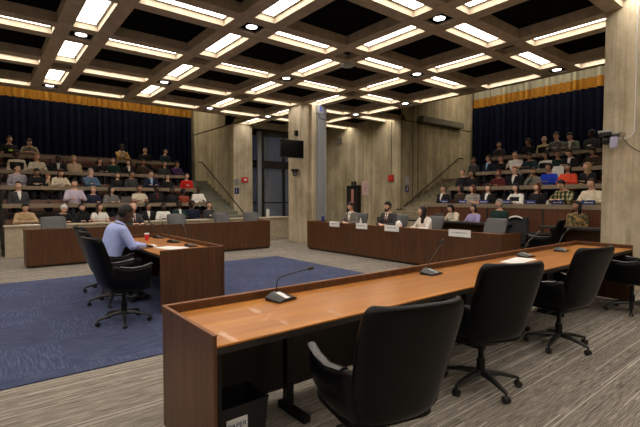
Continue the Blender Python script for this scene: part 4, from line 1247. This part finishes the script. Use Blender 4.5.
paper('paper_sheets', (5.0, 2.46, DT), .05, .55, .22, 'white paper sheets on foreground desk behind second chair', 3)
paper('paper_sheets', (2.22, 6.35, DT), .3, .30, .42, 'white papers under the hand of person in blue shirt', 4)
paper('paper_sheets', (2.02, 6.85, DT), -.2, .24, .32, 'white papers on witness table beside red cup', 3)
paper('paper_sheets', (8.15, 7.75, DT), .1, .22, .30, 'papers on the desk before the bearded person', 3)
paper('paper_sheets', (1.02, 13.66, .836), .2, .42, .26, 'white papers on the parapet before person in tan sweater', 4)
paper('paper_sheets', (3.05, 11.6, DT), .2, .30, .22, 'papers on left far desk before the bald person', 3)
b = B(); lathe(b, [(.030, 0), (.033, .03), (.041, .105), (.041, .11)], 20); o = mesh_obj('paper_cup', b, M['cupred'], smooth=True, loc=(2.28, 7.75, DT)); tag(o, 'red paper cup with white lid on the witness table', 'cup')
b = B(); lathe(b, [(.043, .108), (.044, .115), (.036, .130), (.034, .130)], 20); mesh_obj('lid', b, M['white'], o, smooth=True)
# name cards hanging over the desk front
for n_, (y, wd) in enumerate(((9.02, .42), (7.93, .42), (6.90, .46), (5.04, .52))):
    t = empty('name_card', (7.742, y, .86))
    b = B(); box(b, -.012, -.008, -wd / 2, wd / 2, -.115, .035); mesh_obj('card', b, M['paper'], t)
    b = B()
    rnd = random.Random(n_); yy = -wd * .32
    while yy < wd * .30:
        w_ = rnd.uniform(.018, .035); box(b, -.0135, -.0125, yy, yy + w_, -.040, -.022); yy += w_ + rnd.choice((.006, .006, .02))
    mesh_obj('lettering', b, M['ink'], t)
    tag(t, 'white name card on the desk front, ' + ('below the person in grey blazer', 'between the first two seated persons', 'before the person in white blouse', 'widest, before the empty sheen-grey chair')[n_], 'name card', 'name cards')
# blue signs on the second row desk of the right gallery
for n_, x in enumerate((443, 461, 482, 504, 529, 556, 587)):
    y = 11.36 * math.tan(math.radians(51.34) - math.atan((x - 320) / 424.0))
    t = empty('seat_sign', (11.44, round(y, 2), ZK[2] + .722))
    b = B(); bbox(b, -.01, .01, -.14, .14, 0, .115, .002); mesh_obj('board', b, M['blue_sign'], t)
    b = B(); yy = -.10
    rnd = random.Random(n_ + 9)
    while yy < .085:
        w_ = .014; box(b, -.013, -.0105, yy, yy + w_, .045, .068); yy += w_ + rnd.choice((.006, .006, .014))
    mesh_obj('lettering', b, M['paper'], t)
    tag(t, 'small blue sign on the second row desk of the right gallery, %s from left' % ORD[n_], 'sign', 'blue seat signs')
# laptops
def laptop(loc, rz, label, mat):
    t = empty('laptop', loc, rz)
    b = B(); bbox(b, -.16, .16, -.11, .11, 0, .016, .003); mesh_obj('base', b, mat, t)
    b = B(); t2 = bmesh.new(); box(t2, -.16, .16, -.004, .004, 0, .21); merge(b, t2, Matrix.Translation((0, -.11, .014)) @ Matrix.Rotation(math.radians(18), 4, 'X')); mesh_obj('screen', b, mat, t)
    tag(t, label, 'laptop')
lapm = simple('silver_grey_laptop', (.22, .20, .19), .4, .4)
laptop((10.3, 7.28, .911), -PI / 2, 'grey laptop on counter table before person with blue band sweater', lapm)
laptop((3.7, 14.72 + .12, ZK[2] + .721), 0, 'grey laptop on second row desk of the left gallery', lapm)
laptop((6.25, 13.68, .836), .1, 'dark laptop on the parapet before person in lettered hoodie', simple('dark_laptop', (.05, .05, .05), .4))
# bottle, cup, cloth, printer on the far right desk
b = B(); lathe(b, [(.030, 0), (.032, .01), (.032, .13), (.012, .17), (.012, .185)], 14); o = mesh_obj('water_bottle', b, M['clear'], smooth=True, loc=(8.1, 8.35, DT)); tag(o, 'clear water bottle on the name card desk', 'bottle')
b = B(); lathe(b, [(.013, .185), (.014, .2), (.012, .203)], 12); mesh_obj('cap', b, M['white'], o)
b = B(); ball(b, (0, 0, .09), (.07, .09, .09), 14, 10)
for v in b.verts:
    v.co += v.co.normalized() * .02 * math.sin(v.co.x * 60 + v.co.z * 40) * math.cos(v.co.y * 50); v.co.z = max(v.co.z, 0.0)
o = mesh_obj('crumpled_tissue', b, M['paper'], smooth=True, loc=(8.08, 6.98, DT)); tag(o, 'crumpled white tissue on desk beside person in white blouse', 'tissue')
t = empty('printer', (9.6, 8.75, 0))
b = B(); bbox(b, -.25, .25, -.3, .3, 0, .72); mesh_obj('stand', b, M['metal_black'], t)
b = B(); bbox(b, -.2, .2, -.24, .24, .721, .98, .02); mesh_obj('body', b, M['plastic_black'], t)
tag(t, 'black printer on low stand behind the name card desk', 'printer')
b = B(); lathe(b, [(.05, 0), (.055, .01), (.055, .15), (.045, .19), (.03, .2)], 14); o = mesh_obj('blue_jug', b, M['blue_sign'], smooth=True, loc=(8.15, 10.05, DT)); tag(o, 'blue jug on far end of name card desk', 'jug')
b = B(); lathe(b, [(.055, 0), (.058, .005), (.058, .27), (.03, .275)], 18); o = mesh_obj('white_canister', b, M['white'], smooth=True, loc=(8.43, 13.68, .836)); tag(o, 'white canister standing on the parapet before the dark window', 'canister')
b = B(); lathe(b, [(.02, .275), (.045, .275), (.045, .295), (.02, .30)], 16); mesh_obj('lid', b, M['white'], o, smooth=True)
# white cloth over the black chair
b = B(); rings = []
for k in range(7):
    u = -1 + 2 * k / 6
    rings.append([b.verts.new(p) for p in ((u * .15, -.05, -.05 * u * u), (u * .15, .07, -.05 * u * u - .01), (u * .15, .07, -.05 * u * u + .008), (u * .15, -.05, -.05 * u * u + .02))])
loft(b, rings, True); o = mesh_obj('white_cloth', b, M['white_cloth'], smooth=True, loc=(10.2, 5.1, 1.10), rotz=PI / 2 + .5); tag(o, 'white folded cloth laid over the back of a black chair', 'cloth')

# recycling bin with its PAPER label under the foreground desk
t = empty('recycling_bin', (1.15, 2.25, 0))
b = B(); rings = []
for z, w in ((0, .10), (.02, .105), (.37, .125), (.38, .13), (.38, .12), (.03, .10)):
    rings.append([b.verts.new((sx * w * 1.25, sy * w, z)) for sx, sy in ((-1, -1), (1, -1), (1, 1), (-1, 1))])
loft(b, rings, True); mesh_obj('bin_body', b, M['plastic_black'], t)
b = B(); box(b, -.115, .015, -.131, -.124, .215, .31); lb = mesh_obj('label', b, M['white'], t)
fc = bpy.data.curves.new('lettering', 'FONT'); fc.body = 'PAPER'; fc.size = .042; fc.align_x = 'CENTER'; fc.extrude = .0008
fo = bpy.data.objects.new('tmp_text', fc); C.objects.link(fo)
dg = bpy.context.evaluated_depsgraph_get(); dg.update()
fm = bpy.data.meshes.new_from_object(fo.evaluated_get(dg)); bpy.data.objects.remove(fo, do_unlink=True)
fm.materials.clear(); fm.materials.append(M['blue_sign'])
lo = bpy.data.objects.new('lettering', fm); C.objects.link(lo); lo.parent = lb; lo.location = (-.05, -.1325, .258); lo.rotation_euler = (PI / 2, 0, 0)
tag(t, 'black recycling bin labelled PAPER under the near end of foreground desk', 'bin')

# ================================================================ things on the walls and columns
def wallbox(name, loc, size, mat, label, cat, extra=None):
    t = empty(name, loc); x, y, z = size
    b = B(); bbox(b, -x / 2, x / 2, -y / 2, y / 2, -z / 2, z / 2, min(size) * .2); mesh_obj('case', b, mat, t)
    if extra: extra(t)
    return tag(t, label, cat)
def strobe_y(t):
    b = B(); bbox(b, -.06, .06, -.055, -.03, -.03, .04, .005); mesh_obj('strobe_lens', b, M['white'], t)
def strobe_x(t):
    b = B(); bbox(b, -.055, -.03, -.05, .05, -.03, .03, .005); mesh_obj('strobe_lens', b, M['cupred'], t)
wallbox('fire_alarm', (9.02, 16.52, 2.34), (.30, .07, .23), M['red'], 'red fire alarm strobe on the concrete pier left of the dark window', 'fire alarm', strobe_y)
wallbox('fire_alarm', (13.36, 11.98, 2.38), (.08, .26, .26), M['red'], 'red fire alarm on the lit far wall above the bearded person', 'fire alarm', strobe_x)
b = B(); tube(b, [(0, 0, 0), (0, 0, 2.2)], .012, 6); o = mesh_obj('conduit', b, M['olivegrey'], loc=(13.38, 11.98, 2.52)); tag(o, 'thin conduit rising from the red alarm on the far wall', 'conduit')
def sign(name, loc, size, mat, label, cat='sign', marks=None):
    b = B(); x, y, z = size; box(b, -x / 2, x / 2, -y / 2, y / 2, -z / 2, z / 2)
    o = mesh_obj(name, b, mat, loc=loc)
    if marks: marks(o)
    return tag(o, label, cat)
greyp = simple('grey_sign_plate', (.42, .42, .41), .5)
sign('wall_plate', (8.488, 16.25, 2.23), (.015, .42, .26), greyp, 'grey plate on the left gallery side wall beside the pier')
sign('wall_plate', (13.80, 11.488, 2.29), (.26, .015, .30), greyp, 'grey plate on the right gallery side wall above the blue sign')
def badge_x(o):
    b = B(); tube(b, [(-.012, -.06, -.07), (-.012, .03, -.02), (-.012, -.03, .02), (-.012, .05, .08)], .012, 6); mesh_obj('symbol', b, M['white'], o)
def badge_y(o):
    b = B(); tube(b, [(-.06, -.012, -.07), (.03, -.012, -.02), (-.03, -.012, .02), (.05, -.012, .08)], .012, 6); mesh_obj('symbol', b, M['white'], o)
sign('access_sign', (8.488, 16.25, 1.85), (.015, .36, .26), M['blue_sign'], 'blue and white sign on the left gallery side wall', marks=badge_x)
sign('access_sign', (13.80, 11.488, 1.92), (.22, .015, .27), M['blue_sign'], 'blue and white sign on the right gallery side wall', marks=badge_y)
def marks_pink(o):
    b = B()
    for k in range(7): box(b, -.012, -.008, -.12, .10 - .03 * (k % 3), .22 - .065 * k, .235 - .065 * k)
    mesh_obj('print', b, M['ink'], o)
sign('notice', (13.388, 13.5, 1.99), (.012, .42, .62), M['pink'], 'pale pink notice on the lit far wall', 'notice', marks_pink)
t = empty('notice_cabinet', (13.33, 14.2, 0))
b = B(); bbox(b, -.06, .06, -.42, .42, .0, 2.12, .01); mesh_obj('frame', b, M['bronze'], t)
b = B(); box(b, -.07, -.06, -.33, .33, .9, 2.0); mesh_obj('panel', b, M['dark_edge'], t)
b = B(); box(b, -.076, -.0705, -.08, .08, 1.2, 1.95); mesh_obj('pink_notice', b, simple('salmon_paper', (.55, .25, .20), .7), t)
b = B(); box(b, -.03, .03, -.14, -.08, 2.13, 2.30); box(b, -.03, .03, .08, .14, 2.13, 2.30); box(b, -.03, .03, -.14, .14, 2.27, 2.30); mesh_obj('top_bracket', b, M['bronze'], t)
tag(t, 'tall black cabinet with pink strip against the far wall', 'cabinet')
b = B(); bbox(b, -.04, .04, -.15, .15, -.15, .15, .01); o = mesh_obj('wall_speaker', b, M['olivegrey'], loc=(13.35, 15.2, 4.25)); tag(o, 'square speaker high on the lit far wall', 'speaker')
# grey metal duct with cap on the centre column
t = empty('cable_duct', (9.27, 11.575, 0))
b = B(); bbox(b, -.17, .17, -.10, 0, 0.0, 4.45, .008)
for s in (-.10, -.02, .06): bbox(b, s, s + .05, -.115, -.10, 0.0, 4.4, .004)
mesh_obj('cover', b, M['metal_grey'], t)
b = B(); bbox(b, -.19, .19, -.13, 0, 4.44, 4.74, .01); mesh_obj('head_box', b, M['metal_grey'], t)
b = B(); tube(b, [(-.19, -.14, 4.45), (-.19, -.18, 4.28), (.24, -.18, 4.22), (.24, -.12, 4.34)], .014, 6); mesh_obj('bracket', b, M['metal_black'], t)
b = B(); box(b, -.12, -.04, -.135, -.13, 4.52, 4.70); mesh_obj('sticker', b, simple('blue_sticker', (.06, .10, .45), .5), t)
tag(t, 'grey ribbed metal cable duct running up the centre column', 'duct')
# television on arm
t = empty('television', (8.1, 11.62, 3.18), -.10)
b = B(); bbox(b, -.44, .44, -.035, .035, -.30, .30, .01); mesh_obj('case', b, M['plastic_black'], t)
b = B(); box(b, -.42, .42, -.037, -.0355, -.28, .28); mesh_obj('screen', b, simple('black_screen', (.004, .004, .005), .12), t)
b = B(); tube(b, [(.25, .04, .1), (.30, .12, .2), (.55, .14, .28)], .02, 8); tube(b, [(.3, .04, -.2), (.45, .1, -.3)], .015, 8); mesh_obj('wall_arm', b, M['metal_grey'], t)
tag(t, 'black television hanging beside the centre column', 'television')
def ptz(loc, rz, label, big=False):
    t = empty('camera_unit', loc, rz)
    b = B(); bbox(b, -.12, .12, -.10, .10, .02, .09, .015); mesh_obj('housing', b, M['plastic_black'], t)
    b = B(); bbox(b, -.13, .13, -.11, .12, .09, .12, .005); mesh_obj('bracket', b, M['metal_grey'] if big else M['metal_black'], t)
    b = B(); ball(b, (0, -.02, -.045), (.08, .08, .08), 14, 10); mesh_obj('camera_ball', b, M['plastic_black'], t, smooth=True)
    b = B(); tube(b, [(0, -.08, -.05), (0, -.115, -.06)], .035, 12); mesh_obj('lens', b, M['metal_grey'], t)
    tag(t, label, 'camera'); return t
ptz((8.45, 11.95, 2.42), -.6, 'dark camera unit on the centre column below the television')
b = B(); bbox(b, -.05, .05, -.06, .06, -.09, .09, .01); o = mesh_obj('junction_box', b, M['metal_black'], loc=(8.55, 12.0, 3.78)); tag(o, 'small dark box on the centre column above the television', 'box')
ptz((8.40, 2.66, 2.58), .3, 'grey and black camera on the right column beside violet dome', True).scale = (.85, .85, .95)
b = B(); lathe(b, [(.02, -.12), (.05, -.10), (.058, -.04), (.058, .06), (.05, .08), (.02, .085)], 18); o = mesh_obj('dome_sensor', b, M['lavender_plastic'], smooth=True, loc=(8.33, 2.51, 2.49)); tag(o, 'pale violet domed housing on the right column', 'sensor')
b = B(); bbox(b, 8.38, 8.5, 2.46, 2.66, 2.63, 2.655, .004); o = mesh_obj('wall_bracket', b, M['metal_grey']); tag(o, 'metal bracket holding camera and dome to the right column', 'bracket')
b = B(); tube(b, [(8.49, 2.268, 4.74), (8.49, 2.268, 2.66), (8.47, 2.30, 2.58), (8.45, 2.40, 2.54), (8.46, 2.5, 2.57)], .010, 6); o = mesh_obj('conduit', b, M['white'], smooth=True); tag(o, 'white cable running down the right column to the camera', 'cable')
b = B(); tube(b, [(8.44, 2.50, 2.58), (8.44, 2.45, 2.66), (8.44, 2.38, 2.62), (8.44, 2.42, 2.56), (8.48, 2.33, 2.42), (8.485, 2.2, 2.32), (8.49, 2.05, 2.31)], .007, 6); o = mesh_obj('black_cable', b, M['plastic_black'], smooth=True); tag(o, 'dark looped cable beside the camera on the right column', 'cable')
# bags and coats left on benches
def bag(loc, col, label, s=1.0, nm='backpack'):
    t = empty(nm, loc); t.scale = (s, s, s)
    b = B(); ball(b, (0, 0, .19), (.16, .11, .20), 14, 10)
    for v in b.verts:
        if v.co.z < .02: v.co.z = 0
        v.co.x += .01 * math.sin(v.co.z * 40)
    mesh_obj('bag_body', b, col, t, smooth=True)
    b = B(); ball(b, (0, -.10, .12), (.11, .04, .09), 12, 8); mesh_obj('pocket', b, col, t, smooth=True)
    b = B(); tube(b, [(-.04, 0, .38), (-.03, 0, .42), (.03, 0, .42), (.04, 0, .38)], .009, 6); mesh_obj('handle', b, M['dark_edge'], t)
    tag(t, label, 'bag')
def yxf(x): return math.tan(math.radians(51.34) - math.atan((x - 320) / 424.0))
dk = [cloth('black'), cloth('dnavy'), cloth('dbrown'), cloth('dgreen')]
bags = [(2, 105, 'neon', 'neon yellow bag on second row bench of the left gallery'), (2, 49, None, 'dark bag on second row bench below the person in cream sweater'), (3, 70, None, 'dark bag on third row bench of the left gallery, right of cream sweater'),
        (3, 79, None, 'dark bag on third row bench left of the person in denim shirt'), (4, 48, None, 'dark bag on fourth row bench right of ginger hair'), (4, 88, None, 'dark bag on fourth row bench between blond and black-clothed persons'), (3, 28, None, 'dark bag on third row bench near the left end')]
for n_, (r, x, c_, lab) in enumerate(bags):
    y = YK[r] + .56; bag((round(y / yxf(x), 2), y, ZK[r] + .46), M['neon'] if c_ else dk[n_ % 4], lab, .8)
b = B(); ball(b, (0, 0, .1), (.14, .13, .13), 16, 10)
o = mesh_obj('helmet', b, greyp, smooth=True, loc=(11.98, round(11.98 * yxf(551), 2), ZK[2] + .62)); tag(o, 'pale grey helmet on second row bench of the right gallery', 'helmet')
o = sign('hanging_cloth', (13.77, round(13.77 * yxf(557), 2), ZK[4] + .60), (.02, .34, .34), M['white_cloth'], 'white cloth hanging over the fourth row desk of the right gallery', 'cloth')
